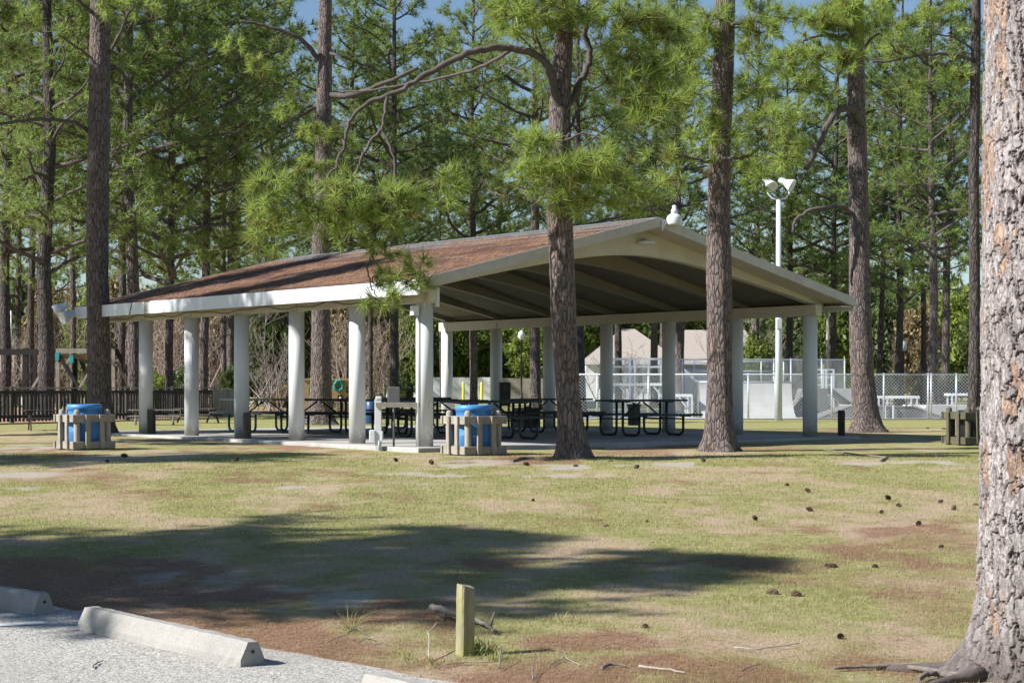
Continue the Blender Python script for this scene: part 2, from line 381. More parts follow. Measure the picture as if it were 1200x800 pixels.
# ------------------------------------------------------------------ ground
E0=on_ground(70,712); E1=on_ground(532,799)          # edge of the parking lot
ed=(E1-E0); ed.z=0; ed.normalize(); en=Vector((-ed.y,ed.x,0))  # en points to the lawn
def edge_dist(x,y): return (x-E0.x)*en.x+(y-E0.y)*en.y
def blobs(x,y,lst):
    t=np.zeros_like(x)
    for px,py,rx,ry in lst:
        c=on_ground(px,py); a=abs(on_ground(px+rx,py).x-c.x); b=abs(on_ground(px,max(py-ry,YH+20)).y-c.y)
        t=np.maximum(t,np.exp(-((x-c.x)/a)**2-((y-c.y)/b)**2))
    return t
SAND=[(225,676,50,9),(410,704,60,9),(340,690,50,5),(690,548,80,5),(640,556,70,4),(470,566,60,4),(1070,543,100,3),(30,556,50,4),(180,534,90,5),(560,541,50,7),(740,522,60,3),(900,517,60,3),(500,556,90,3),(40,524,60,6),(20,572,40,3),(330,572,50,3),(1000,790,40,6),(640,672,30,4),(540,700,40,4),(790,545,60,4),(1060,780,60,6)]
STRAW=[(110,690,110,22),(250,700,110,20),(330,730,120,16),(480,716,70,14),(430,752,90,10),(640,790,90,12),(560,780,60,8),(380,742,90,12),(700,750,90,8),(760,660,90,4),(620,536,70,6),(850,524,110,5),(700,527,80,5),(80,528,90,7),(300,524,90,6),(760,780,90,10),(1040,622,90,9),(900,790,60,6),(1000,640,70,5),(980,505,60,5),(660,796,60,8),(180,660,80,7),(560,660,60,5),(20,664,60,10),(880,660,70,6)]
def masks(x,y):
    n1=fbm(x,y*.55,6,.8); n2=fbm(x+40,y*.6+11,6,2.3); n3=fbm(x+70,y+31,4,.23)
    n5=(fbm(x+3,y*.8+8,4,4.3)-.5)*2; n6=(fbm(x+1,y*.5+4,5,1.3)-.5)*2
    hole=sstep(fbm(x*1.1+21,y*.75+5,5,2.4),.38,.60); green=np.clip(.35+.34*sstep(n1,.32,.66)+.30*(n2-.4)*2+.34*n5+.15*n6,0,1)
    e=edge_dist(x,y)
    edge=np.exp(-np.clip(e,0,None)/.9)
    straw=np.clip(.10+.22*sstep(fbm(x*.8+2,y*.5+9,5,1.1),.5,.68)+(.25+.95*hole)*blobs(x,y,STRAW)*(.0+1.25*fbm(x+5,y*.7,6,2.0))+edge*.45+.30*n5*(.35+edge)+.30*sstep(n2,.5,.75)+.15*sstep(n3,.5,.7),0,1)
    bs=blobs(x,y,SAND)*(.35+.85*sstep(fbm(x*1.1+51,y*.75+5,5,2.8),.36,.60)); sand=np.clip(bs*.58+.45*n5*np.sqrt(bs)+(fbm(x*1.0+3,y*.6+9,6,2.6)-.5)*1.5*np.sqrt(bs),0,.8)
    return green,straw,sand
def grid(x0,x1,y0,y1,nx,ny,zfun,name,mat,masked=True,parent=None):
    xs=np.linspace(x0,x1,nx); ys=np.linspace(0,1,ny); ys=y0+(y1-y0)*ys
    X,Y=np.meshgrid(xs,ys); Z=zfun(X,Y)
    V=np.stack([X,Y,Z],-1).reshape(-1,3)
    i=np.arange(nx*ny).reshape(ny,nx); T=np.stack([i[:-1,:-1],i[:-1,1:],i[1:,1:],i[1:,:-1]],-1).reshape(-1,4)
    col=None
    if masked: g,s,w_=masks(V[:,0],V[:,1]); col=np.stack([g,s,w_],-1)
    return np_mesh(name,V,T,mat,parent,col,smooth=True)
def lawn_z(X,Y):
    z=np.interp(Y,GY,GZ); e=edge_dist(X,Y)
    return z+(fbm(X,Y,4,.8)-.5)*.05*sstep(e,.1,1.0)*sstep(44-Y,0,6)*.8-(1-sstep(e,-.1,.1))*.012
# one ground sheet: fine near the camera, coarse out to the horizon
def ground():
    xs=np.concatenate([[-1500,-600,-250,-110,-60,-35,-25],np.linspace(-18,16,460),[22,32,60,110,250,600,1500]])
    ys=np.concatenate([[-60,-20,-5,3],np.linspace(7.5,24,420),np.linspace(24.1,50,230),[54,60,70,85,110,150,230,400,800,1600]])
    X,Y=np.meshgrid(xs,ys); Z=lawn_z(X,Y); ny,nx=X.shape
    V=np.stack([X,Y,Z],-1).reshape(-1,3)
    i=np.arange(nx*ny).reshape(ny,nx); T=np.stack([i[:-1,:-1],i[:-1,1:],i[1:,1:],i[1:,:-1]],-1).reshape(-1,4)
    g,s,w_=masks(V[:,0],V[:,1]); far=V[:,1]>46; g=np.where(far,.95,g); s=np.where(far,s*.3,s); w_=np.where(far,0,w_)
    o=np_mesh('ground',V,T,M['ground'],None,np.stack([g,s,w_],-1),smooth=True)
    tag(o,kind='structure')
ground()
# parking lot with a ragged edge, and its painted line
mb=MB(); n=120; vs=[];fs=[]
for i in range(n+1):
    t=-9+ (i/n)*22
    p=E0+ed*t; wob=(float(fbm(np.array([t*2.1]),np.array([3.3]),4,1.0)[0])-.5)*.22
    rows=[wob,-.3,-1.0,-2.0,-3.5,-6,-9.5]
    for r in rows:
        q=p+en*r; vs.append((q.x,q.y,gz(q.y)+.006))
k=7
for i in range(n):
    for j in range(k-1): fs.append((i*k+j,(i+1)*k+j,(i+1)*k+j+1,i*k+j+1))
mb.add(vs,fs); o=mb.build('parking_lot',M['asphalt']); tag(o,kind='structure')
a=on_ground(-60,737); b=on_ground(52,731)
mb=MB(); d=(b-a).normalized(); s=Vector((-d.y,d.x,0))*.05
mb.add([Vector((p.x,p.y,gz(p.y)+.011)) for p in (a-s,b-s,b+s,a+s)],[(0,1,2,3)]); o=mb.build('painted_line',M['white']); tag(o,kind='structure')
# mulch bed of the playground, far path
mb=MB(); mb.add([(x,y,gz(y)+.02) for x,y in ((-60,50.6),(-14.2,50.6),(-12,57.2),(-10.2,62.6),(-9,84),(-60,84))],[(0,1,2,3,4,5)]); tag(mb.build('playground_ground',M['mulch']),kind='structure')
mb=MB(); mb.add([(x,y,gz(y)+.02) for x,y in ((-60,112),(60,108),(60,116),(-60,120))],[(0,1,2,3)]); tag(mb.build('far_road',M['road']),kind='structure')
mb=MB(); mb.add([(x,y,gz(y)+.02) for x,y in ((2.2,58.5),(40,58.5),(40,80),(2.2,80))],[(0,1,2,3)]); tag(mb.build('skate_park_pavement',M['skate']),kind='structure')

def blades(n,region,len_,wid,keep,mat,name,label,flat=False,ymin=9.3,ymax=30):
    """scattered blades or needles, denser near the camera"""
    u=rng.random(n*3); y=1/(1/ymin+(1/ymax-1/ymin)*u); y=ymin+(ymax-ymin)*(rng.random(n*3)**region)
    x=(rng.random(n*3)*2-1)*(y*.31+.5)
    g,s,w_=masks(x,y); pr=keep(x,y,g,s,w_); m=(rng.random(n*3)<pr)&(edge_dist(x,y)>(.02 if not flat else -1.2)); x=x[m][:n];y=y[m][:n];g=g[m][:n]
    k=len(x); z=lawn_z(x,y)+ (0.0 if not flat else .010)
    L_=len_*(.5+rng.random(k)); a=rng.random(k)*6.283; sc_=np.clip(y/14,.8,2.0)
    if flat: L_*=1.0; dx=np.cos(a)*L_; dy=np.sin(a)*L_; dz=rng.random(k)*.012
    else: tl=rng.random(k)*.9; dx=np.cos(a)*L_*tl; dy=np.sin(a)*L_*tl; dz=L_*(1-.4*tl)
    W=wid*sc_; px=-np.sin(a)*W; py=np.cos(a)*W
    P=np.stack([x,y,z],-1); V=np.empty((k,3,3)); V[:,0]=P+np.stack([px,py,0*px],-1); V[:,1]=P-np.stack([px,py,0*px],-1); V[:,2]=P+np.stack([dx,dy,dz],-1)
    t=np.clip(rng.random(k)*.6+.6*(1-g),0,1); dead=(rng.random(k)<.22)*.75*(0 if flat else 1)
    c=np.stack([t,dead,0*t],-1).repeat(3,0)
    o=np_mesh(name,V.reshape(-1,3),np.arange(3*k).reshape(-1,3),mat,None,c); return tag(o,label,'grass' if not flat else 'pine straw',None,'stuff')
blades(170000,1.25,.026,.0020,lambda x,y,g,s,w_:np.clip(g*1.15-s*.75-w_*1.2,.0,1),M['grass'],'grass','short patchy green and straw coloured grass of the lawn')
blades(60000,1.2,.07,.0016,lambda x,y,g,s,w_:.25+0*x,M['litter'],'pine_straw','thin scatter of dry straw and tan litter all over the lawn',True,9.3,26)
blades(80000,1.5,.11,.0016,lambda x,y,g,s,w_:np.clip(s*1.3-.25-w_*.5,.015,1),M['straw'],'pine_straw','fallen rust brown pine needles lying on the lawn edge',True)
# ------------------------------------------------------------------ conifer builders
def needles(pos, dirs, n, ln, wd, spread=1.15, tint=None, dead=None, seed=0):
    """n needle blades round every tuft position; returns V,T,col"""
    r=np.random.default_rng(seed); k=len(pos)
    P=np.repeat(pos,n,0); D=np.repeat(dirs,n,0)
    rv=r.normal(size=(k*n,3)); rv/=np.linalg.norm(rv,axis=1,keepdims=True)
    D=D/np.linalg.norm(D,axis=1,keepdims=True)
    d=D*.75+rv*spread*.8; d/=np.linalg.norm(d,axis=1,keepdims=True)
    ln_=ln*(.65+.5*r.random(k*n))[:,None]
    back=(r.random(k*n)*.5)[:,None]*ln*.55
    base=P-D*back; tip=base+d*ln_; tip[:,2]-=ln*.10*(1-np.abs(d[:,2]))
    side=np.cross(d,r.normal(size=(k*n,3))); side/=np.linalg.norm(side,axis=1,keepdims=True)+1e-9
    side*=wd
    V=np.empty((k*n,3,3)); V[:,0]=base+side; V[:,1]=base-side; V[:,2]=tip
    if tint is None: tint=r.random(k)
    if dead is None: dead=(r.random(k)<.09)*.8
    t=np.repeat(tint,n)+ (r.random(k*n)-.5)*.25
    c=np.stack([np.clip(t,0,1),np.repeat(dead,n),0*t],-1).repeat(3,0)
    return V.reshape(-1,3),np.arange(3*k*n).reshape(-1,3),c
def limb_path(p,d,L_,n,r,sag=-.02,wig=.16):
    pts=[Vector(p)]; d=Vector(d).normalized(); st=L_/n
    for i in range(n):
        d=(d+Vector((r.normal()*wig,r.normal()*wig,r.normal()*wig*.6+sag))).normalized()
        pts.append(pts[-1]+d*st)
    return pts
def tree_mesh(seed,H=19,base=7,Rm=3.2,nb=24,sub=7,tn=3,nn=16,ln=.26,wd=.011,dens=1.0,seg=5):
    """limbs and needles of a whole loblolly-like pine, origin at the foot, trunk top at H"""
    r=np.random.default_rng(seed); limbs=MB(); pos=[];dirs=[];tint=[]
    for b in range(nb):
        t=(b+r.random()*.8)/nb; z=base+(H-base)*t**1.05
        prof=math.sin(math.pi*min(1,.22+.72*t))**.7*(1-.55*t*t)
        L_=Rm*prof*(.55+.6*r.random()); az=b*2.4+r.random()*1.2
        d=Vector((math.cos(az),math.sin(az),.10+.75*t*r.random()+.1))
        pts=limb_path((0,0,z),d,L_,6,r,.03); rr=(.022+.018*L_)*(1-.4*t)
        limbs.tube(pts,[rr*(1-.8*i/6)+.006 for i in range(7)],seg,False)
        bt=r.random()
        for s_ in range(int(sub*(.6+.25*L_))):
            k=1+r.random()*5; i=int(k); p=pts[min(i,5)].lerp(pts[min(i+1,6)],k-i)
            dd=(pts[min(i+1,6)]-pts[min(i,5)]).normalized()
            sd_=Vector((r.normal(),r.normal(),r.normal()*.5+.25)); dd=(dd*.9+sd_*.75).normalized()
            ls=L_*(.16+.22*r.random())+.2
            q=limb_path(p,dd,ls,3,r,.06,.22)
            limbs.tube(q,[.014,.011,.008,.005],3,False)
            for m_ in range(tn):
                f=.35+.65*(m_+1)/tn if tn>1 else 1; j=min(2,int(f*3-1e-6)); pp=q[j].lerp(q[j+1],f*3-j)
                dv=(q[j+1]-q[j]).normalized()+Vector((r.normal()*.3,r.normal()*.3,.25+r.normal()*.25))
                off=Vector((r.normal(),r.normal(),r.normal()))*.07
                pos.append(pp+off); dirs.append(dv); tint.append(min(1,max(0,.5*bt+.5*r.random())))
    pos=np.array(pos);dirs=np.array(dirs);tint=np.array(tint)
    V,T,c=needles(pos,dirs,nn,ln,wd,1.15,tint,None,seed+99)
    return limbs,(V,T,c)
PINE_CENTRES=None
def trunk_mesh(pts,rs,seg,seed,lob=.05,flare=True,rows_per=.35):
    """pts relative to the foot"""
    r=np.random.default_rng(seed); P=np.array([tuple(p) for p in pts]); z=P[:,2]
    H=z[-1]; nz=max(12,int(H/rows_per)); zz=np.concatenate([np.linspace(z[0],1.0,9)[:-1],np.linspace(1.0,H,nz)])
    X=np.interp(zz,z,P[:,0]);Y=np.interp(zz,z,P[:,1]);Rr=np.interp(zz,z,np.array(rs))
    th=np.linspace(0,2*np.pi,seg,endpoint=False)
    A,Z=np.meshgrid(th,zz); RR=Rr[:,None]*np.ones_like(A)
    if flare:
        lobe=.5+.5*np.sin(A*5+r.random()*6+np.sin(A*2+r.random()*6)); RR=RR*(1+np.exp(-np.clip(Z,0,None)/.22)*(.22+.55*lobe))
    RR=RR*(1+lob*2*(fbm(A*1.6+seed,Z*1.3,3,1.0)-.5)+lob*1.4*(fbm(A*6+seed,Z*4,3,1.0)-.5))
    V=np.stack([X[:,None]+RR*np.cos(A),Y[:,None]+RR*np.sin(A),Z],-1).reshape(-1,3)
    i=np.arange(seg*len(zz)).reshape(len(zz),seg); j=np.roll(i,-1,1)
    T=np.stack([i[:-1],j[:-1],j[1:],i[1:]],-1).reshape(-1,4)
    return V,T
VARS=[]
for k in range(7):
    VARS.append(tree_mesh(100+k,H=20,base=[4.5,5.5,6.5,7.5,8.5,5,6][k],Rm=[4.4,4.8,4.0,4.6,4.2,5.2,4.4][k],nb=[44,42,40,38,36,48,42][k],sub=11,tn=3,nn=17,ln=.33,wd=.0155))
VOBJ=[None]*7
def far_pine(foot, path, w_px, label, group=None, var=0, rz=0.0, sc_z=1.0, rscale=1.0, mat='bark_far', H=20, name='pine_tree'):
    """foot world xyz; path: list of (dx,h) sideways offsets with height"""
    t=empty(name,foot,0,label,'pine tree',group)
    pts=[(dx,0,h) for dx,h in path]; d=foot[1]; r0=w_px/F*d/2
    hs=[p[2] for p in pts]
    rs=[r0*(1-.78*(h/H)**1.3) if h<H else .03 for h in hs]
    V,T=trunk_mesh(pts,rs,16,int(abs(foot[0]*31+foot[1]*7))%97,.06)
    np_mesh('trunk',V,T,M[mat],t,smooth=True)
    limbs,(V,T,c)=VARS[var]
    if VOBJ[var] is None:
        lo_=limbs.build('limbs',M['limb'],t); cr=np_mesh('crown',V,T,M['needle_far'],t,c); VOBJ[var]=(lo_,cr)
    else:
        lo_=VOBJ[var][0].copy(); link(lo_); lo_.parent=t; cr=VOBJ[var][1].copy(); link(cr); cr.parent=t
    for o in (lo_,cr): o.rotation_euler=(0,0,rz); o.scale=(rscale,rscale,sc_z); o.location=(np.interp(10,[p[1] for p in path],[p[0] for p in path]),0,0)
    return t
# foot px, distance, sideways pixel path upward, width px, label
def pine_px(px,d,w,label,drift=0.0,group=None,var=None,H=None,mat='bark_far',rscale=None,sc_z=None,rz=None):
    H=H or (18+random.random()*4); foot=Vector(((px-600)/F*d,d,gz(d)-.05))
    wob=[(random.random()-.5)*.25 for _ in range(6)]
    hh=[0,2,5,9,13,H]; dr=drift/F*d
    path=[(dr*h/10+wob[i]*(0 if i==0 else 1)*min(1,h/6),h) for i,h in enumerate(hh)]
    return far_pine(foot,path,w,label,group,random.randrange(7) if var is None else var,random.random()*6.28 if rz is None else rz,sc_z or H/20,rscale or (.9+.3*random.random()),mat,H)
FP=[ # px,d,w,drift px over 10 m,label
(6,62,13,4,'slim dark pine cut by the left edge of the picture, behind the swing beam'),
(36,70,9,2,'thin dark pine just left of the thick pale trunk by the dark picnic table'),
(53,57,19,3,'thick pale-barked pine rising behind the dark picnic table, fence behind it'),
(86,80,8,-2,'thin pine behind the white twin floodlights at the shelter corner'),
(142,66,9,3,'narrow dark pine seen just right of the big trunk at the shelter corner'),
(158,60,16,-8,'thick crooked pine rising over the far left end of the shelter roof'),
(199,64,10,0,'dark pine between the two leftmost visible shelter columns'),
(238,68,11,2,'pine just right of the second visible shelter column from the left'),
(261,72,7,3,'thin twin pine trunk left of the pale one behind the third shelter column'),
(269,74,11,6,'pale pine trunk right beside its thinner twin, behind the third shelter column'),
(408,84,7,4,'thin pine between the thick trunk behind the tables and the fourth column'),
(434,88,6,3,'very thin dark pine just right of the fourth shelter column from the left'),
(461,72,11,0,'dark straight pine above the rail with the grey utility box'),
(555,86,9,0,'slim pine standing in front of the white board fence by the yellow posts'),
(518,92,5,0,'thinnest pine, left of the yellow posts behind the shelter'),
(628,80,13,0,'sturdy brown pine just right of the globe street lamp'),
(682,76,11,-3,'dark pine in shade directly right of the big central trunk'),
(767,90,9,0,'slim pine in front of the peak of the tan house roof'),
(798,84,11,-4,'pine in front of the gap between the tan house roof and its garage'),
(884,96,7,3,'thin pine left of the white floodlight pole, in the skate park'),
(926,92,9,-3,'dark pine just right of the white floodlight pole'),
(977,88,8,2,'dark thin pine beside the pale wooden utility pole'),
(1031,90,7,3,'thin dark pine just right of the trunk with the hooked limb'),
(1052,86,9,2,'dark pine beside the black lamp post behind the skate park'),
(1082,88,7,-2,'dark slim pine left of the pale pair behind the chain link fence'),
(1094,82,11,-3,'pale pine, left trunk of the pair behind the chain link fence'),
(1108,84,10,4,'pale pine, right trunk of the pair behind the chain link fence'),
(316,95,7,2,'thin pine behind the tangled bare shrub between the third and fourth columns'),
(584,100,8,2,'dim pine top rising over the middle of the shelter roof ridge'),
(725,98,9,-2,'dim pine behind the gable, between the two big foreground trunks'),
(20,92,8,0,'dim pine above the small red walled building')]
for i,(px,d,w_,dr,lb) in enumerate(FP):
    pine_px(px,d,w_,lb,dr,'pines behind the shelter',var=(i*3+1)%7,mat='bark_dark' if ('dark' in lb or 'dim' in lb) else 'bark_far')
# deeper rows that only show as crowns and dim stems
x=-46.0; n=0
while x<46:
    d=104+random.random()*42
    pxx=600+x*F/d/1.0
    if -90<pxx<1290:
        pine_px(pxx,d,7+random.random()*3,'slender pine deep in the wood behind the park',random.uniform(-3,3),'pines deep in the wood',H=17+random.random()*7)
        n+=1
    x+=4.2+random.random()*4.0
# ------------------------------------------------------------------ the big nearer pines, traced limb by limb
def near_pine(name_label, d, trunk, top_h, limbs, clusters, seg=40, mat='bark', nn=44, ln=.28, wd=.0062, extra_crown=None, lob=.07, seed=1, cat='pine tree'):
    """trunk: [(px,py,width)] from the foot up. limbs: [( [(px,py,dd)...], w0,w1 )]. clusters: [(px,py,rx,ry,dd,tufts)]"""
    r=np.random.default_rng(seed)
    foot=at(trunk[0][0],trunk[0][1],d); foot.z=gz(d)-.06
    t=empty('pine_tree',foot,0,name_label,cat)
    pts=[];rs=[]
    for px,py,w_ in trunk:
        p=at(px,py,d)-foot; pts.append((p.x,0,p.z)); rs.append(w_/F*d/2)
    pts[0]=(0,0,0); last=pts[-1]; k=(pts[-1][0]-pts[-2][0])/(pts[-1][2]-pts[-2][2])
    pts.append((last[0]+k*(top_h-last[2])*.5,0,top_h)); rs.append(.05)
    V,T=trunk_mesh(pts,rs,seg,seed,lob,True,.06 if d<50 else .2)
    np_mesh('trunk',V,T,M[mat],t,smooth=True)
    lb=MB(); pos=[];dirs=[];tint=[]
    for path,w0,w1 in limbs:
        pp=[at(a,b,d+c)-foot for a,b,c in path]; sm=[]
        for i in range(len(pp)-1):       # catmull-rom
            p0=pp[max(i-1,0)];p1=pp[i];p2=pp[i+1];p3=pp[min(i+2,len(pp)-1)]
            for s_ in range(5):
                u=s_/5; sm.append(.5*((2*p1)+(p2-p0)*u+(2*p0-5*p1+4*p2-p3)*u*u+(3*p1-p0-3*p2+p3)*u**3))
        sm.append(pp[-1]); m=len(sm)
        sm=[p+Vector((r.normal(),r.normal(),r.normal()))*.012 for p in sm]
        MB().tube(sm,[(w0+(w1-w0)*i/(m-1))/F*d/2 for i in range(m)],8,True).build('limb',M['limb'],t)
    for cx,cy,rx,ry,dd,nt_ in clusters:
        c=at(cx,cy,d+dd)-foot; ax=rx/F*d; az=ry/F*d
        ctr=c+Vector((0,0,-az*.3)); bt=r.random()
        # a few stems fan out of the cluster's heart, twigs carry the tufts
        stems=[]
        for s_ in range(max(2,nt_//7)):
            v=Vector((r.normal()*.55*ax,r.normal()*.5*ax,r.normal()*.5*az)); e=c+v
            m_=ctr.lerp(e,.5)+Vector((r.normal(),r.normal(),r.normal()))*.06
            lb.tube([ctr,m_,e],[.011,.008,.005],4,False); stems.append((ctr,m_,e))
        for s_ in range(int(nt_*1.35)):
            s0,s1,s2=stems[r.integers(len(stems))]; f=r.random(); b_=(s1.lerp(s2,f))
            v=Vector((r.normal(),r.normal(),r.normal()*.7+.2)).normalized(); e=b_+v*(.12+.28*r.random())
            e=Vector((max(c.x-ax*1.15,min(c.x+ax*1.15,e.x)),e.y,max(c.z-az*1.2,min(c.z+az*1.2,e.z))))
            lb.tube([b_,e],[.006,.004],3,False); pos.append(tuple(e)); dirs.append(tuple((e-b_).normalized()+Vector((0,0,.2)))); tint.append(min(1,max(0,.35+.3*bt+.45*r.random())))
    if extra_crown:
        l2,(V2,T2,c2)=extra_crown
        n0=len(lb.v); z0=last[2]
        lb.add(l2.v,l2.f,True)
    if lb.v: lb.build('twigs',M['limb'],t)
    Vs=[];Ts=[];Cs=[];n0=0
    if pos:
        V,T,c=needles(np.array(pos),np.array(dirs),nn,ln,wd,1.15,np.array(tint),None,seed); Vs.append(V);Ts.append(T);Cs.append(c);n0=len(V)
    if extra_crown: Vs.append(V2);Ts.append(T2+n0);Cs.append(c2)
    if Vs: np_mesh('crown',np.concatenate(Vs),np.concatenate(Ts),M['needle'],t,np.concatenate(Cs))
    return t
near_pine('big pine before the shelter gable, with a long limb arching left over the roof',28.2,
 [(671,538,36),(669,500,31),(665,455,28.5),(661,380,29),(658,300,29.5),(656,250,30),(655,180,27),(656,120,25),(660,60,22),(664,0,20)],17,
 [([(660,150,0),(656,128,-.1),(649,100,-.2),(640,75,-.3),(612,59,-.4),(575,57,-.6),(540,66,-.8),(500,88,-.9),(465,108,-1),(432,120,-1),(412,140,-1.1),(404,165,-1.1)],11.5,3.6),
  ([(453,113,-1),(451,132,-1.1),(449,153,-1.1),(459,178,-1.2),(465,210,-1.2),(470,245,-1.2)],4.5,2),
  ([(449,150,-1.1),(434,165,-1.1),(424,185,-1.2),(417,205,-1.2),(400,240,-1.2)],4.5,2.2),
  ([(404,165,-1.1),(392,195,-1.2),(370,225,-1.3),(345,245,-1.4)],4,2),
  ([(465,210,-1.2),(455,240,-1.2),(440,275,-1.2),(436,300,-1.2),(450,318,-1.2),(480,322,-1.2),(500,318,-1.2)],3,1.4),
  ([(438,290,-1.2),(432,315,-1.2),(436,335,-1.2),(442,348,-1.2)],2.4,1.2),
  ([(600,58,-.4),(560,80,.2),(515,92,.6),(450,104,1),(400,108,1.4)],5,2),
  ([(662,130,0),(676,105,.2),(688,80,.4),(690,60,.4),(686,35,.3),(700,5,.2),(715,-20,.2)],9,6),
  ([(688,100,.3),(682,125,.2),(670,145,0),(661,172,-.3)],5,3),
  ([(658,165,-.3),(690,158,-.4),(718,172,-.6),(735,190,-.7)],3,1.5),
  ([(640,75,-.3),(630,45,-.5),(622,15,-.6)],4,2)],
 [(345,232,42,28,-1.4,26),(330,262,48,26,-1.3,24),(300,268,26,18,-1.3,10),(385,250,36,26,-1.4,20),(420,232,34,26,-1.2,20),(458,225,34,20,-1.2,18),(500,218,34,18,-1.1,18),(440,262,30,22,-1.2,16),(478,245,30,18,-1.2,12),(405,278,30,16,-1.2,10),
  (450,282,22,14,-1.2,7),(520,235,20,16,-1.1,8),(497,318,16,13,-1.3,9),(470,330,16,8,-1.3,6),(436,328,10,9,-1.2,4),(447,352,16,6,-1.3,8),
  (640,178,40,17,-.7,26),(668,200,42,18,-.7,26),(628,205,30,12,-.7,14),(700,192,28,18,-.6,16),(655,232,16,10,-.6,6),(608,215,20,12,-.6,7),(720,215,26,20,-.5,14),(745,232,24,16,-.4,10),(695,230,24,14,-.5,9),
  (605,16,36,20,-.6,22),(645,4,36,16,-.6,22),(670,30,30,26,-.5,20),(585,15,28,16,-.4,14),(685,8,24,18,-.4,14),
  (735,20,30,22,-.3,20),(765,40,34,26,-.3,24),(750,80,34,26,-.3,24),(785,75,30,26,-.3,20),(722,62,22,18,-.3,10),(770,120,34,22,-.3,20),(735,115,26,20,-.4,14),(795,20,30,24,-.2,18),(712,110,18,14,-.3,8),(750,150,24,16,-.4,12)],
 seed=11)
near_pine('big straight pine in front of the right half of the shelter gable',31.0,
 [(843,527,38),(843,500,33),(843,450,30),(843,350,29),(842,270,28),(843,200,26),(846,120,25),(849,50,24),(850,0,23)],18,
 [([(846,190,0),(820,188,-.3),(790,178,-.4),(765,168,-.5),(740,150,-.6)],4,1.5),([(848,30,0),(862,28,-.2),(885,24,-.4),(905,35,-.5)],6,3),([(848,160,.2),(880,150,.2),(893,120,.1),(900,90,0)],4,2),
  ([(848,185,-.2),(870,186,-.4),(885,178,-.5),(900,165,-.6)],3.4,1.5)],
 [(815,60,34,24,-.4,20),(800,110,32,22,-.4,18),(820,150,30,20,-.4,14),(780,180,28,16,-.5,10),(830,25,26,20,-.4,16),(855,150,20,12,-.5,7),(875,45,28,20,-.3,14),(890,80,28,22,-.2,14),(870,110,24,20,-.2,12),(900,15,28,20,-.3,16),
  (890,150,26,16,-.3,10),(860,180,20,12,-.4,6),(800,210,24,14,-.3,8)],seed=12)
near_pine('pine with a thick hooked limb drooping left, beside the right end of the shelter',42.3,
 [(1017,506,34),(1014,480,30),(1011,440,27),(1008,380,25.5),(1007,300,24),(1006,230,23),(1004,150,22),(1003,80,20),(1003,30,19)],17,
 [([(1010,150,-.1),(1004,133,-.4),(994,127,-.6),(981,131,-.7),(970,146,-.8),(960,168,-.8),(950,188,-.8),(946,197,-.8)],9,6),
  ([(998,252,0),(988,243,-.3),(965,244,-.5),(945,248,-.6),(933,258,-.6),(929,272,-.6)],5.5,3.5),
  ([(1008,135,.2),(1020,131,.1),(1026,129,.1)],3.5,2.5),([(1004,60,0),(985,45,-.3),(960,42,-.5),(940,50,-.6)],5,2.5),([(1006,66,0),(1030,40,.2),(1050,60,.3)],4,2)],
 [(1000,18,36,22,-.8,34),(965,30,36,24,-.7,30),(1003,70,24,10,-.9,14),(930,60,36,24,-.7,26),(985,70,22,10,-.8,12),(940,100,34,20,-.6,22),(915,135,34,20,-.5,22),(950,20,30,20,-.6,20),(1035,20,28,20,-.4,20),(900,175,34,18,-.5,18),(890,205,30,14,-.4,12),(925,165,26,14,-.4,12),(975,8,30,14,-.6,16)],nn=44,wd=.009,seed=13)
near_pine('big pine at the left end of the shelter, directly behind the left trash enclosure',40.3,
 [(117,508,33),(117,480,29),(116,440,27.5),(115,380,26.5),(114,300,26),(115,220,25.5),(116,150,25),(117,60,24),(118,0,23)],19,
 [([(104,154,0),(92,146,-.3),(70,141,-.5),(35,141,-.7),(0,146,-.8),(-30,150,-.8)],5,3),([(128,62,0),(138,45,-.3),(148,22,-.4),(156,8,-.4)],4.5,2.5),([(112,18,0),(100,8,-.3),(88,-4,-.4)],5,4),([(110,70,0),(85,52,-.4),(68,40,-.6)],3.5,1.5),([(127,75,.1),(142,84,.1),(150,102,.1)],4,3.5)],
 [(20,20,50,26,-.5,20),(10,60,40,20,-.5,14),(170,10,36,18,-.3,14)],nn=44,wd=.009,seed=14)
near_pine('thick shaggy pine behind the picnic tables in front of the ochre memorial board',50.5,
 [(376,496,31),(376,470,26),(376,430,23.5),(376,350,22),(377,260,21),(379,180,19),(380,100,17),(381,30,16)],19,
 [([(378,75,0),(350,45,-.4),(310,30,-.6),(280,25,-.8)],7,3),([(382,60,0),(395,66,-.3),(410,75,-.4)],4,2),([(379,110,0),(410,112,-.4),(450,98,-.8),(490,80,-1)],8,4),([(380,120,.1),(345,140,.1),(330,150,.1)],4,2)],
 [(370,150,30,18,-.7,14),(400,160,34,18,-.6,12),(330,120,36,22,-.4,14),(300,60,40,24,-.6,16),(350,190,36,18,-.6,12)],nn=40,wd=.011,ln=.28,seed=15)
near_pine('dark slim pine partly hidden by the huge bark trunk, behind the right trash enclosure',48,
 [(1141,500,16),(1141,470,14),(1142,400,13),(1142,300,12.5),(1141,200,12),(1143,100,11.5),(1144,20,11)],17,
 [([(1143,72,0),(1120,64,-.2),(1085,64,-.4),(1050,71,-.5),(1020,72,-.6)],5,2.5),([(1143,62,.1),(1120,45,.1),(1090,40,.1)],3,1.5)],
 [(1085,25,36,18,-.3,18),(1060,60,36,10,-.3,12),(1110,80,30,14,-.2,12),(1070,100,30,14,-.2,10),(1120,15,26,16,-.2,12)],mat='bark_dark',nn=40,wd=.010,seed=16)

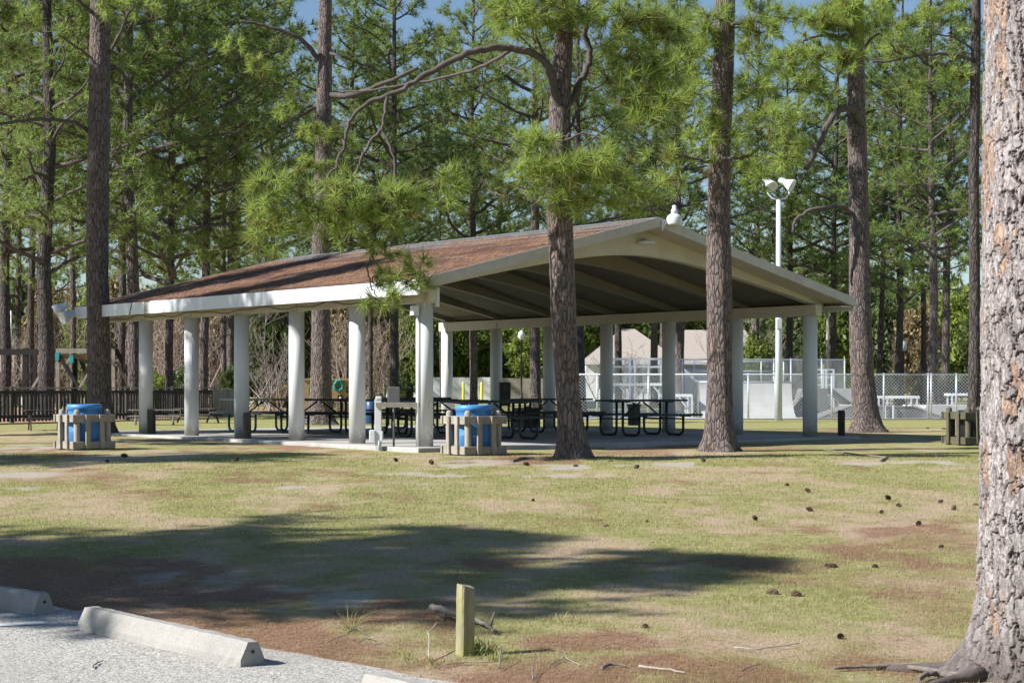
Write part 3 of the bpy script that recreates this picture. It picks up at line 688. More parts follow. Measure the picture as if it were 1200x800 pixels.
# huge near trunk on the right, every bark plate modelled
def huge_trunk():
    d=10.25; cx=2.68+.335; foot=Vector((cx,d,gz(d)-.04))
    t=empty('pine_tree',foot,0,'huge trunk with flaky grey and orange bark plates, nearest the camera at the right edge','pine tree')
    nz=1050; nt_=460; zz=np.concatenate([np.linspace(0,4.6,nz),np.linspace(4.7,9,40)])
    th=np.linspace(0,2*np.pi,nt_,endpoint=False); A,Z=np.meshgrid(th,zz)
    R0=.335-.010*np.clip(Z,0,9)
    fl=np.exp(-Z/.20); lobe=.5+.5*np.cos(A*4-.6+.8*np.sin(A*2+1)); RR=R0*(1+fl*(.12+.85*lobe**1.5)+.03*(fbm(A*1.2,Z*.9,3)-.5))
    # plates: jittered cells in (arc length, height), stretched upright, wrapped round
    r=np.random.default_rng(5); ns=25; cw=2*np.pi/ns; chh=.185
    S=A/cw+ (fbm(A*6+3,Z*11,5)-.5)*2.0 ; Q=Z/chh+(fbm(A*7+33,Z*8+9,5)-.5)*1.7
    S2=S; ci=np.floor(S2).astype(int); cj=np.floor(Q).astype(int)
    J=r.random((64,128,4))
    f1=np.full(A.shape,9.);f2=np.full(A.shape,9.);idc=np.zeros(A.shape);idr=np.zeros(A.shape)
    for di in (-1,0,1):
        for dj in (-2,-1,0,1,2):
            ii=(ci+di); jj=(cj+dj); jit=J[ii%ns,jj%128]
            dx=(ii+.12+.76*jit[...,0]-S2); dy=(jj+.1+.8*jit[...,1]-Q)*.75
            dd=np.abs(dx)**1.6+np.abs(dy)**1.6; dd=dd**(1/1.6)
            near=dd<f1; f2=np.where(near,f1,np.minimum(f2,dd)); f1=np.where(near,dd,f1); idc=np.where(near,jit[...,2],idc); idr=np.where(near,jit[...,3],idr)
    e=f2-f1; fine=fbm(A*28,Z*26,4)
    plate=sstep(e+.10*(fine-.5),.0,.12)
    layer=np.floor((fbm(A*11+7,Z*9+3,5)*1.3+idr*.4)*6)/6; gy,gx=np.gradient(layer); lay_e=(np.abs(gy)+np.abs(gx))>.03      # flaked layers inside a plate
    h=.027*plate*(.5+.5*idc)+.010*layer+.004*(fine-.5)
    RR=RR+h-.025
    V=np.stack([RR*np.cos(A),RR*np.sin(A),Z],-1).reshape(-1,3)
    grey=np.array([.29,.262,.256]); pale=np.array([.43,.40,.385]); peach=np.array([.46,.32,.225]); rust=np.array([.34,.21,.145]); dark=np.array([.055,.038,.033])
    k=layer*1.0+.25*fine; c=grey+(pale-grey)*sstep(k,.45,.95)[...,None]
    pe=(sstep(fbm(A*3+11,Z*2.4+5,4),.53,.55)*(idr>.25)*sstep(e,.10,.17))[...,None]
    pc=peach+(rust-peach)*sstep(fbm(A*9,Z*9+3,3),.5,.62)[...,None]
    c=c+(pc-c)*pe*.9
    c=c*np.where(lay_e,.55,1.0)[...,None]
    edge=(1-plate)[...,None]; c=c+(dark-c)*edge*.95
    mid=(sstep(e,.02,.07)*(1-sstep(e,.08,.16)))[...,None]; c=c+(np.array([.24,.18,.165])-c)*mid*.35
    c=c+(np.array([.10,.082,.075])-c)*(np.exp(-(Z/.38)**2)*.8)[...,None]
    i=np.arange(A.size).reshape(A.shape); j=np.roll(i,-1,1); T=np.stack([i[:-1],j[:-1],j[1:],i[1:]],-1).reshape(-1,4)
    np_mesh('trunk',V,T,M['nearbark'],t,c.reshape(-1,3),smooth=True)
    rb=MB(); rr=np.random.default_rng(8)
    for az,L_ in ((2.9,.9),(3.6,.7)):
        p=[Vector((math.cos(az)*(.36+L_*s/5)+rr.normal()*.02,math.sin(az)*(.36+L_*s/5)+rr.normal()*.03,.075-.065*s/5*1.0)) for s in range(6)]
        rb.tube(p,[.05,.036,.028,.022,.016,.008],8)
    rb.build('roots',M['limb'],t)
    lm,(V,T,c)=tree_mesh(55,H=17,base=8.5,Rm=3.4,nb=20,sub=7,nn=12,ln=.28,wd=.012)
    V2,T2=trunk_mesh([(0,0,8.9),(0,0,17)],[.25,.05],16,4,.04,False); np_mesh('upper_trunk',V2,T2,M['bark'],t,smooth=True)
    lm.build('limbs',M['limb'],t); np_mesh('crown',V,T,M['needle'],t,c)
huge_trunk()

# pines beside and behind the camera: their shadows fall over the lawn
lim,cr=tree_mesh(201,H=13.5,base=6.5,Rm=3.0,nb=44,sub=14,nn=18,ln=.34,wd=.022)
first=None
for x_,y_,s_,h_ in ((-12.5,10.5,.8,12),(-16.4,11.6,1.0,13.5),(-19.6,10.6,1.0,13.8),(-21.5,23.6,.9,15),(-16.6,32.4,.85,15),(-20.5,36.4,.85,17)):
    t=empty('pine_tree',(x_,y_,gz(y_)-.05),random.random()*6,'pine standing outside the left edge of the view, shading the lawn','pine tree','pines outside the view')
    V,T=trunk_mesh([(0,0,0),(.1,0,6),(0,.1,h_)],[.25,.2,.05],14,int(h_),.05); np_mesh('trunk',V,T,M['bark_far'],t,smooth=True)
    if first is None:
        a_=lim.build('limbs',M['limb'],t); b_=np_mesh('crown',cr[0],cr[1],M['needle_far'],t,cr[2]); first=(a_,b_)
    else:
        a_=first[0].copy();b_=first[1].copy(); link(a_);link(b_);a_.parent=t;b_.parent=t
    a_.scale=(s_,s_,h_/13.5);b_.scale=(s_,s_,h_/13.5)

# ------------------------------------------------------------------ broadleaf trees, shrubs, brush
def leaf_mesh(seed,rad,nc,nl,ls,squash=.8,flat=.35):
    r=np.random.default_rng(seed); k=nc
    v=r.normal(size=(k,3)); v/=np.linalg.norm(v,axis=1,keepdims=True); rr=rad*(.35+.65*r.random(k)**.45)
    lum=1+.35*np.sin(v[:,0]*4+seed)*np.sin(v[:,1]*5)*np.cos(v[:,2]*4)
    C=v*rr[:,None]*lum[:,None]*np.array([1,1,squash]); t=r.random(k)
    P=np.repeat(C,nl,0)+r.normal(size=(k*nl,3))*rad*.09
    a=r.normal(size=(k*nl,3)); a/=np.linalg.norm(a,axis=1,keepdims=True); b=np.cross(a,r.normal(size=(k*nl,3))); b/=np.linalg.norm(b,axis=1,keepdims=True)
    s=ls*(.6+.8*r.random((k*nl,1))); V=np.empty((k*nl,4,3)); V[:,0]=P-a*s;V[:,1]=P+b*s*.5;V[:,2]=P+a*s;V[:,3]=P-b*s*.5
    tt=np.clip(np.repeat(t,nl)+(r.random(k*nl)-.5)*.4,0,1); c=np.stack([tt,0*tt,0*tt],-1).repeat(4,0)
    return V.reshape(-1,3),np.arange(4*k*nl).reshape(-1,4),c
LV={}
def leafy(kind,px,top,d,rx_px,label,cat='tree',name='leafy_tree',group=None,base_py=None,mat='leafy',ls=.16,stem=True):
    """rounded broadleaf crown centred px, reaching up to photo row top"""
    rad=rx_px/F*d; zt=(YH-top)/F*d; g=gz(d); sq=.85; zb=g+(.9 if stem else 0.0)
    h=zt-zb; t=empty(name,((px-600)/F*d,d,g-.03),0,label,cat,group)
    key=(kind,mat,ls)
    if key not in LV:
        V,T,c=leaf_mesh(300+kind*7,1.0,520,16,ls/2.2,1.0); o=np_mesh('crown',V,T,M[mat],t,c); LV[key]=o
    else: o=LV[key].copy(); link(o); o.parent=t
    o.scale=(rad,rad*.9,h/2); o.location=(0,0,zb-g+h/2); o.rotation_euler=(0,0,random.random()*6)
    if stem:
        mb=MB()
        for q in range(5):
            az=q*1.3+random.random(); L_=h*.45
            mb.tube([(0,0,0),(.1*math.cos(az),.1*math.sin(az),.9+zb-zb),(rad*.45*math.cos(az),rad*.45*math.sin(az),.9+L_)],[.11,.08,.03],6,False)
        mb.build('trunk',M['limb'],t)
    return t
gl='green broadleaf trees behind the board fence'
for i,(px,top,rx,d,m_) in enumerate([(505,352,42,150,'leafy'),(548,372,40,152,'leafy'),(590,362,44,156,'leafy'),(636,372,40,150,'leafy'),(676,356,44,148,'leafy'),(712,352,44,150,'leafy_dark'),(760,356,52,150,'leafy_dark'),(815,362,46,152,'leafy'),(470,360,40,146,'leafy_dark')]):
    leafy(i%4,px,top,d,rx,['bright green leafy tree behind the white board fence','dark green leafy tree behind the house roof'][m_=='leafy_dark'],group=gl if m_=='leafy' else 'dark trees behind the house',mat=m_)
for i,(px,top,rx,d,m_,lb) in enumerate([(885,395,22,96,'leafy','low yellow green shrub left of the white floodlight pole'),(930,372,30,112,'leafy_dark','dark tree behind the raised skate deck'),(965,350,36,120,'leafy','green tree right of the last shelter column'),(1035,352,34,118,'leafy_dark','dark leafy tree behind the hooked-limb pine'),(1075,362,30,110,'leafy_tan','yellowing tree behind the black lamp post'),(1120,340,36,116,'leafy','bright green tree above the parked blue car'),(1165,345,36,112,'leafy_dark','dark tree beyond the fence end at far right'),(1000,330,34,126,'leafy_dark','dark tree behind the trunk with the hooked limb'),
  (20,330,46,112,'leafy_dark','dark thicket tree above the small red walled building'),(66,340,36,108,'leafy_tan','tan and yellow tree behind the swing frame'),(108,345,36,104,'leafy','bright green and yellow tree behind the wooden climbing frame'),(150,338,38,108,'leafy_tan','tan leafed tree behind the left end of the shelter'),(205,350,40,104,'leafy_tan','brown leafed tree between the first and second columns'),(255,345,36,112,'leafy_tan','brown leafed tree right of the second column'),(330,345,44,96,'leafy_dark','dark evergreen thicket between the third and fourth columns'),(300,372,30,100,'leafy_dark','dark low thicket behind the third shelter column'),(395,352,30,118,'leafy_tan','faded tan tree behind the memorial board'),(438,350,30,112,'leafy_tan','faded tan tree right of the fourth column'),(480,350,24,110,'leafy','olive tree left of the gable corner column')]):
    leafy(i%4,px,top,d,rx,lb,mat=m_)
for px,top,rx,d,m_,lb in [(212,436,26,70,'leafy_dark','low dark green bush behind the picket fence'),(185,440,14,69,'leafy','small bright bush just above the picket fence rail'),(270,432,16,66,'leafy_dark','sparse dark bush at the end of the picket fence'),(338,452,26,90,'leafy_tan','low rusty bush behind the green legged table'),(470,444,12,96,'leafy_dark','low dark clipped bush behind the tables')]:
    leafy(1,px,top,d,rx,lb,'bush','bush',mat=m_,stem=False)
# bare brush, tangles of thin stems
def brush(px0,px1,top,d,n,mat,label,name='bare_brush',lean=.25):
    r=np.random.default_rng(int(px0+d)); mb=MB(); g=gz(d); x0=(px0-600)/F*d; x1=(px1-600)/F*d; H=(YH-top)/F*d-g
    cxm=(x0+x1)/2
    t=empty(name,(cxm,d,g-.03),0,label,'brush')
    for i in range(n):
        x=r.uniform(x0,x1)-cxm; y=r.normal()*1.0; h=H*(.45+.55*r.random()); p=limb_path((x,y,0),(r.normal()*lean,r.normal()*.2,1),h,5,r,.0,.16)
        mb.tube(p,[.035,.03,.024,.017,.011,.006],4,False)
        for k in range(7):
            j=1+r.integers(4); q=limb_path(p[j],(r.normal(),r.normal()*.5,.7+r.random()),h*.32,4,r,0,.25); mb.tube(q,[.014,.011,.009,.007,.004],3,False)
            for k2 in range(3):
                q2=limb_path(q[1+r.integers(3)],(r.normal(),r.normal()*.5,.6+r.random()),h*.15,2,r,0,.2); mb.tube(q2,[.008,.006,.003],3,False)
    mb.build('stems',M[mat],t)
brush(150,270,338,84,70,'twig','tangle of bare reddish brush behind the first two columns')
brush(285,345,350,78,16,'twig_pale','pale bare branching shrub between the third and fourth columns',lean=.6)
brush(395,455,352,92,46,'twig','grey pink bare brush behind the memorial board')
brush(10,110,345,92,40,'twig','bare brush behind the swing frame')
brush(700,745,395,100,14,'twig','thin bare sapling in front of the tan house roof',lean=.5)
brush(1060,1090,370,98,14,'twig_pale','pale bare sapling right of the black lamp post')
brush(860,905,340,110,18,'twig','bare brush left of the floodlight pole')
# far wood that reads as one mass
def far_wood():
    Vs=[];Ts=[];Cs=[];n0=0; r=np.random.default_rng(77)
    for i in range(46):
        V,T,c=leaf_mesh(900+i%5,1.0,230,9,.11,1.0); x=-62+i*2.8+r.normal(); y=172+r.random()*14; h=6.5+r.random()*7
        V=V*np.array([4.2,3.0,h/2])+np.array([x,y,gz(y)+h/2-.3]); Vs.append(V);Ts.append(T+n0);Cs.append(c);n0+=len(V)
    o=np_mesh('woods',np.concatenate(Vs),np.concatenate(Ts),M['leafy_dark'],None,np.concatenate(Cs)); tag(o,'dense dark wood closing the view behind everything','woods',None,'stuff')
far_wood()
# ------------------------------------------------------------------ picnic shelter
SA=.911; P0=Vector((-1.525,31.181,-1.056)); W=9.766; B=2.152; NL=6
SRZ=math.atan2(math.cos(SA),math.sin(SA))
def SH(x,y,z=0): return P0+Vector((math.sin(SA)*x-math.cos(SA)*y, math.cos(SA)*x+math.sin(SA)*y, z))
ZE=2.864; ZA=4.207; OE=.566; OG=.68; LEN=NL*B; OB=.10
sh=empty('picnic_shelter',P0,SRZ,'open picnic shelter with white round columns and a low roof covered in rusty pine straw','picnic shelter')
mb=MB(); mb.box(((W+.35)/2,LEN/2,-.06),(W+1.45+.0,LEN+1.2,.12),None,.012); mb.build('slab',M['slab'],sh)
cm=MB(); cm.lathe([(.152,0),(.152,2.5)],(0,0,0),28); 
mb0=MB(); 
c0=cm.build('column',M['column'],sh)
for i in range(NL+1):
    for x in (0,W):
        if i==0 and x==0: continue
        c=c0.copy(); link(c); c.parent=sh; c.location=(x,i*B,0); 
hz=lambda x: ZA-(ZA-ZE)*abs(x-W/2)/(W/2+OE)
# roof: two sloped slabs with shingle courses on top, boards under
def roof_side(sg):
    mb=MB(); n=24
    xa=W/2; xe=W/2+sg*(W/2+OE)
    prof=[]
    for i in range(n):      # stepped shingle courses
        x0=xe+(xa-xe)*i/n; x1=xe+(xa-xe)*(i+1)/n; prof+= [(x0,hz(x0)+.008),(x1,hz(x1)-.002)]
    poly=prof+[(xa,ZA-.07),(xe,ZE-.07)]
    return mb.prism(poly,-OG,LEN+OB)
for sg in (-1,1): roof_side(sg).build('roof_slope',M['shingle'],sh)
mb=MB(); mb.prism([(W/2-.16,ZA-.028),(W/2,ZA+.022),(W/2+.16,ZA-.028),(W/2,ZA-.012)],-OG-.01,LEN+OB+.01); mb.build('ridge_cap',paint('ridge_shingle',(.13,.13,.135),.9,.2,8),sh)
for sg in (-1,1):      # ceiling boards
    mb=MB(); xe=W/2+sg*(W/2+OE-.06); xa=W/2
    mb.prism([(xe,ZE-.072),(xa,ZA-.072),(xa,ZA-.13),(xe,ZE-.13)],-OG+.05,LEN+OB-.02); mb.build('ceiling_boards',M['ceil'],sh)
# fascia along the eaves, two lengths with a joint
for x,sg in ((-OE,-1),(W+OE,1)):
    for y0,y1 in ((-OG,9.35),(9.62,LEN+OB)):
        mb=MB(); mb.box((x+sg*.018,(y0+y1)/2,ZE-.135),(.035,y1-y0,.26)); mb.build('eave_fascia',M['white_metal'],sh)
    mb=MB(); mb.box((x+sg*.006,9.485,ZE-.14),(.02,.268,.24)); mb.build('fascia_joint',M['rake'],sh)
    mb=MB(); mb.box((x-sg*.18,(LEN+OB-OG)/2,ZE-.175),(.30,LEN+OB+OG-.06,.03)); mb.build('soffit',M['cream'],sh)
# rake boards on the gables
for y in (-OG-.018,LEN+OB+.018):
    for sg in (-1,1):
        mb=MB(); xe=W/2+sg*(W/2+OE+.03); zz=lambda x: ZA-(ZA-ZE)*abs(x-W/2)/(W/2+OE)
        mb.prism([(xe,zz(xe)+.012),(W/2,ZA+.012),(W/2,ZA-.17),(xe,zz(xe)-.17)],y-.017,y+.017); mb.build('rake_board',M['rake'],sh)
# arched glued beams over every column pair
def arch_poly(x0,x1):
    top=[];bot=[]; n=36
    for i in range(n+1):
        x=x0+(x1-x0)*i/n; t=abs(x-W/2); top.append((x,hz(x)-.135))
        zb=3.54-.225*(math.sqrt(t*t+2.9)-1.703)
        zb=min(zb,hz(x)-.26); bot.append((x,zb-.0))
    return top+bot[::-1]
AP=arch_poly(-.30,W+.30)
for i in range(NL+1):
    th=.17 if i else .20
    mb=MB(); mb.prism(AP,i*B-th/2,i*B+th/2)
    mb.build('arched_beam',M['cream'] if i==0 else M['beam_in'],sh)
# painted soffit under the gable overhangs
for sg in (-1,1):
    for y0,y1 in ((-OG+.01,-.101),):
        mb=MB(); xe=W/2+sg*(W/2+OE-.04); mb.prism([(xe,ZE-.134),(W/2,ZA-.134),(W/2,ZA-.16),(xe,ZE-.16)],y0,y1); mb.build('gable_soffit',M['cream'],sh)
# eave beams on the columns
for x in (0,W):
    mb=MB()
    mb.box((x,LEN/2,2.615),(.19,LEN+.5,.225),None,.006); mb.build('eave_beam',M['cream'],sh)
    for i in range(NL+1):
        mb=MB(); mb.box((x-.0,i*B,2.497),(.216,.36,.016)); [mb.box((x+s_*.102,i*B,2.575),(.012,.3,.17)) for s_ in (-1,1)]
        mb.build('beam_bracket',M['cream'],sh)
# post head at the near gable corner with conduit and boxes
mb=MB(); mb.box((-.02,-.0,2.62),(.27,.27,.24),None,.01)
mb.build('column_head',M['cream'],sh)
mb=MB(); mb.tube([(-.165,-.05,0.02),(-.165,-.05,2.34)],.012,6); mb.tube([(-.10,-.135,2.40),(-.10,-.135,2.85)],.012,6); mb.tube([(.0,-.155,2.44),(.0,-.155,2.9)],.010,6)
mb.build('conduit',M['white_metal'],sh)
mb=MB(); mb.box((-.23,-.03,2.36),(.13,.11,.17),None,.01); mb.build('junction_box',M['white_metal'],sh); mb=MB(); mb.box((.15,-.165,2.60),(.08,.06,.34),None,.008); mb.build('junction_box',M['white_metal'],sh)
# cable sagging along the eave
mb=MB(); pts=[]
for i in range(0,73):
    y=LEN*i/72; pts.append((-.36,y,2.60-.07*abs(math.sin(i/72*math.pi*5))+.02*math.sin(i)))
mb.tube(pts,.011,5); mb.build('cable',M['black'],sh)
mb=MB(); mb.tube([(-.61,10.2,ZE),(-.612,10.25,ZE-.1),(-.61,10.33,ZE-.27)],.008,4); mb.build('cable',M['black'],sh)
# needles lying on the roof
def roof_straw():
    k=26000; x=rng.random(k)*(W/2+OE-.45)-OE+.02; y=rng.random(k)*(LEN+.6)-.65
    m=fbm(x*1.2+7,y*.5,4,1.3)+.15*(1-(x+OE)/5)+rng.normal(size=k)*.05>.50; x=x[m];y=y[m];k=len(x)
    a=rng.normal(size=k)*.7+math.pi/2*0; L_=.14+.12*rng.random(k); z=ZA-(ZA-ZE)*np.abs(x-W/2)/(W/2+OE)+.012
    s=(ZA-ZE)/(W/2+OE); dx=np.cos(a)*L_;dy=np.sin(a)*L_
    V=np.empty((k,3,3)); w_=.0045; px=-np.sin(a)*w_;py=np.cos(a)*w_
    V[:,0]=np.stack([x+px,y+py,z+px*s],-1);V[:,1]=np.stack([x-px,y-py,z-px*s],-1);V[:,2]=np.stack([x+dx,y+dy,z+dx*s+.025*rng.random(k)],-1)
    c=np.stack([rng.random(k),0*x,0*x],-1).repeat(3,0)
    o=np_mesh('roof_needles',V.reshape(-1,3),np.arange(3*k).reshape(-1,3),M['straw'],sh,c); o['kind']='stuff'
roof_straw()
# dusk-to-dawn light on the gable peak, small lamp below it
mb=MB(); p=SH(W/2+.32,-OG-.10,ZA-.13)
t=empty('gable_light',p,SRZ,'white bell shaped light fixture standing on the peak of the shelter gable','light fixture')
mb.lathe([(.05,.0),(.135,.0),(.15,.03),(.15,.13),(.135,.17),(.10,.20),(.065,.22)],(0,0,0),20); mb.build('lamp_housing',M['white_metal'],t)
mb=MB(); mb.lathe([(.065,.21),(.062,.30),(.045,.31),(.04,.37),(.02,.385)],(0,0,0),16); mb.build('photocell',M['white_metal'],t)
mb=MB(); mb.bar((-.14,.05,.06),(-.26,.06,-.02),.03); mb.bar((-.26,.06,.08),(-.26,.06,-.10),.04); mb.build('arm',M['galv'],t)
p=SH(W/2+.10,-.16,ZA-.44)
t=empty('peak_lamp',p,SRZ,'small flat oval lamp fixed under the shelter gable peak','light fixture')
mb=MB(); mb.lathe([(.12,-.02),(.17,0),(.17,.03),(.10,.05)],(0,-.08,0),18); mb.build('lamp_housing',M['white_metal'],t)
mb=MB(); mb.bar((0,-.08,.04),(0,-.0,.10),.03); mb.build('bracket',M['galv'],t)
# twin floodlights at the far left roof corner
p=SH(-OE-.05,LEN+OB+.02,ZE-.10)
t=empty('floodlight',p,0,'white twin floodlights on an arm at the far left roof corner of the shelter','floodlight')
mb=MB(); mb.box((.03,-.02,-.02),(.12,.12,.22),None,.01); mb.build('junction_box',M['white_metal'],t)
mb=MB(); mb.tube([(.1,0,0),(-.1,0,.0),(-.22,0,.02)],.025,8); mb.build('arm',M['galv'],t)
def head(mat,L_=.34,r=.15):
    m_=MB(); m_.lathe([(.05,0),(.07,.03),(.08,.12),(r*.9,.20),(r,L_-.03),(r,L_),(r*.9,L_-.02)],(0,0,0),16); return m_
h=head('w').build('lamp_head',M['white_metal'],t); h.location=(-.20,0,.16); h.rotation_euler=(R(8),R(-122),0)
h=head('w').build('lamp_head',M['white_metal'],t); h.location=(-.04,-.03,-.05); h.rotation_euler=(R(15),R(-112),R(25))

# ------------------------------------------------------------------ picnic tables under the roof
def make_table(top,frame,label):
    t=empty('picnic_table',(0,0,0),0,label,'picnic table','picnic tables under the shelter roof')
    mb=MB()
    for k in range(5): mb.box((0,-.30+.15*k,.745),(1.98,.142,.04),None,.006)
    mb.build('tabletop',M[top],t)
    for s in (-1,1):
        mb=MB()
        for k in (0,1): mb.box((0,s*(.64+.15*(k)-.02),.445),(1.98,.142,.04),None,.006)
        mb.build('bench_seat',M[top],t)
    for x in (-.62,.62):
        mb=MB()
        for s in (-1,1):
            a=s*.10; b=s*.62
            pts=[(x,a,.71),(x,a,.20)]+[(x,a+s*.13*(1-math.cos(q)),.155-.13*math.sin(q)) for q in np.linspace(.2,math.pi/2,5)]+[(x,b-s*.13*(1-math.cos(q)),.155-.13*math.sin(q)) for q in np.linspace(math.pi/2,.2,5)]+[(x,b,.20),(x,b,.415)]
            mb.tube(pts,.028,8)
            mb.box((x,s*.70,.415),(.05,.30,.02))
        mb.box((x,0,.715),(.06,.62,.022)); mb.tube([(x,-.62,.36),(x,.62,.36)],.018,6)
        mb.build('leg_frame',M[frame],t)
    mb=MB()
    for s in (-1,1): mb.tube([(s*.05,0,.71),(s*.60,0,.36)],.018,6)
    mb.build('brace',M[frame],t)
    return t
tb=make_table('tabletop','black','picnic table standing clear in the gap between the two big front trunks'); tg=make_table('tabletop_pale','green_steel','pale topped picnic table with green legs between the third and fourth columns')
spots=[(tb,7.55,2.75,None),(tg,2.84,10.4,None),
 (0,3.3,2.4,'dark picnic table right behind the blue drum and wooden enclosure at the middle'),
 (0,7.9,6.3,'dark picnic table half hidden behind the big central trunk'),
 (0,3.6,4.6,'dark picnic table behind the white corner column of the shelter'),
 (0,4.4,6.75,'dark picnic table seen through the rail with the grey utility box'),
 (0,3.1,8.5,'dark picnic table in front of the ochre memorial board'),
 (0,7.5,11.3,'dark picnic table farthest back, beyond the utility rail')]
for src,x,y,lb in spots:
    o=src if src else copy_tree(tb)
    if lb: o['label']=lb
    o.location=SH(x,y,0); o.rotation_euler=(0,0,SRZ+R(random.uniform(-3,3)))
# weathered plank tables outside the left end
def plank_table(px,d,rz,mat,label,L_=1.8,sz=.57):
    g=gz(d); t=empty('plank_picnic_table',((px-600)/F*d,d,g),rz,label,'picnic table')
    mb=MB(); [mb.box((0,-.29+.145*k,.74),(L_,.135,.04),None,.005) for k in range(5)]; mb.build('tabletop',M[mat],t)
    for s in (-1,1):
        mb=MB(); mb.box((0,s*.72,.44),(L_,.24,.04),None,.005); mb.build('bench_seat',M[mat],t)
    t.scale=(.8,sz,sz)
    for x in (-L_*.36,L_*.36):
        mb=MB(); mb.bar((x,-.12,.72),(x,-.55,0),.04,.09); mb.bar((x,.12,.72),(x,.55,0),.04,.09); mb.bar((x+.04,-.80,.40),(x+.04,.80,.40),.035,.09); mb.build('leg_frame',M[mat],t)
    return t
plank_table(181,50,R(8),'oldwoodh','low weathered grey plank picnic table on the grass behind the leftmost visible column')
plank_table(232,53,R(-25),'darkwood','dark mossy plank picnic table partly hidden by the second column')
plank_table(52,44,R(20),'darkwood','shade-darkened picnic table at the foot of the pine left of the left enclosure',1.2,.66)  # dark wood colour carries the shade this table stands in
# ------------------------------------------------------------------ trash enclosures and drums
def corral(px,py,side,rz,mat,label,h=.70,drum=True,dl=None,seed=0,roof=False):
    p=on_ground(px,py); t=empty('trash_enclosure',p,rz,label,'trash enclosure','wooden trash enclosures'); s=side/2; r=np.random.default_rng(seed)
    for sx in (-1,1):
        for sy in (-1,1):
            mb=MB(); mb.lathe([(.055,0),(.055,h+.02),(.04,h+.05),(.0,h+.06)],(sx*(s-.07),sy*(s-.07),0),12,False); mb.build('post',M[mat],t)
    for z,nm in ((.09,'lower_rail'),(h-.10,'upper_rail')):
        mb=MB()
        for q in range(4):
            rot=Matrix.Rotation(q*math.pi/2,3,'Z'); off=.045 if q%2 else 0
            mb.box(rot@Vector((0,-s,z)),(side+.10-off*2.1,.045,.13),rot,.006)
        mb.build(nm,M[mat],t)
    for q in range(4):
        rot=Matrix.Rotation(q*math.pi/2,3,'Z')
        for k in range(2):
            x=-s+.225+k*(side-.45); mb=MB(); mb.box(rot@Vector((x,-s-.046,h/2-.005+r.normal()*.006)),(.088,.04,h-.06),rot@Matrix.Rotation(r.normal()*.012,3,'Y'),.005); mb.build('slat',M[mat],t)
    if drum:
        d=empty('trash_drum',p+Vector((0,0,.004)),rz,dl,'trash drum','blue plastic drums in the enclosures')
        rd=.29; hh=h+.14
        mb=MB(); mb.lathe([(rd-.03,0),(rd-.01,.02),(rd,.30),(rd+.008,.32),(rd,.34),(rd,.58),(rd+.008,.60),(rd,.62),(rd,hh-.10),(rd+.016,hh-.09),(rd+.016,hh),(rd-.012,hh),(rd-.015,.3),(rd-.03,.05)],(0,0,0),36)
        mb.build('drum_body',M['blue'],d)
    return t
corral(555,533,.72,R(33),'oldwood','pale weathered slatted enclosure round a blue drum, in front of the shelter corner',.68,True,'bright blue drum inside the middle enclosure in front of the shelter corner',1)
corral(99,526.5,.72,R(40),'oldwood','grey slatted enclosure round a blue drum beside the big left trunk',.66,True,'blue drum inside the left enclosure beside the big left trunk',2)
corral(1141,521,.80,R(18),'olive','dark empty looking wooden enclosure beside the huge bark trunk at right',.66,False,None,3)
t=empty('trash_bin',on_ground(1141,521),R(18),'dark bin inside the right enclosure, almost black','trash bin')
mb=MB(); mb.lathe([(.24,0),(.27,.05),(.28,.6),(.29,.62),(.29,.66),(.26,.66),(.25,.1)],(0,0,0),24); mb.build('bin_body',M['black'],t)

# short posts round the shelter and the near bollard
def post(px,py,w_,hpx,mat,label,rz,top='flat',name='wooden_post'):
    p=on_ground(px,py); s=F/p.y; wd=w_/s; h=hpx/s
    t=MB(); n=6
    r=np.random.default_rng(int(px)); vs=[]; a=wd/2; rings=14
    cs=[(a,a*.55),(a*.85,a),(-a*.6,a),(-a,a*.8),(-a,-a*.8),(-a*.8,-a),(a*.7,-a),(a,-a*.75)]
    for k in range(rings+1):
        z=h*k/rings-.05*(k==0); f=1 if k<rings else .93
        for i,(x,y) in enumerate(cs):
            e=1+r.normal()*.012; zz=z+(r.normal()*.012 if k==rings else 0); vs.append((x*f*e,y*f*e,zz))
    fs=[(k*8+i,k*8+(i+1)%8,(k+1)*8+(i+1)%8,(k+1)*8+i) for k in range(rings) for i in range(8)]; fs.append(tuple(rings*8+i for i in range(8)))
    t.add(vs,fs); o=t.build(name,M[mat]); o.location=p; o.rotation_euler=(R(random.uniform(-1,1)),R(random.uniform(-1.5,1)),rz); return tag(o,label,'post')
post(545,766,17.5,79,'mosswood','yellow green algae stained wooden post at the edge of the parking lot',R(30),name='wooden_bollard')
pp=post(178,510,7.5,30,'darkwood','dark square post in front of the leftmost visible shelter column',R(-20))
post(290,517,8,33,'olive','square post with one bright edge beside the third shelter column',R(28))
post(986,512,8.5,31,'darkwood','dark green post right of the last shelter column',R(-10))
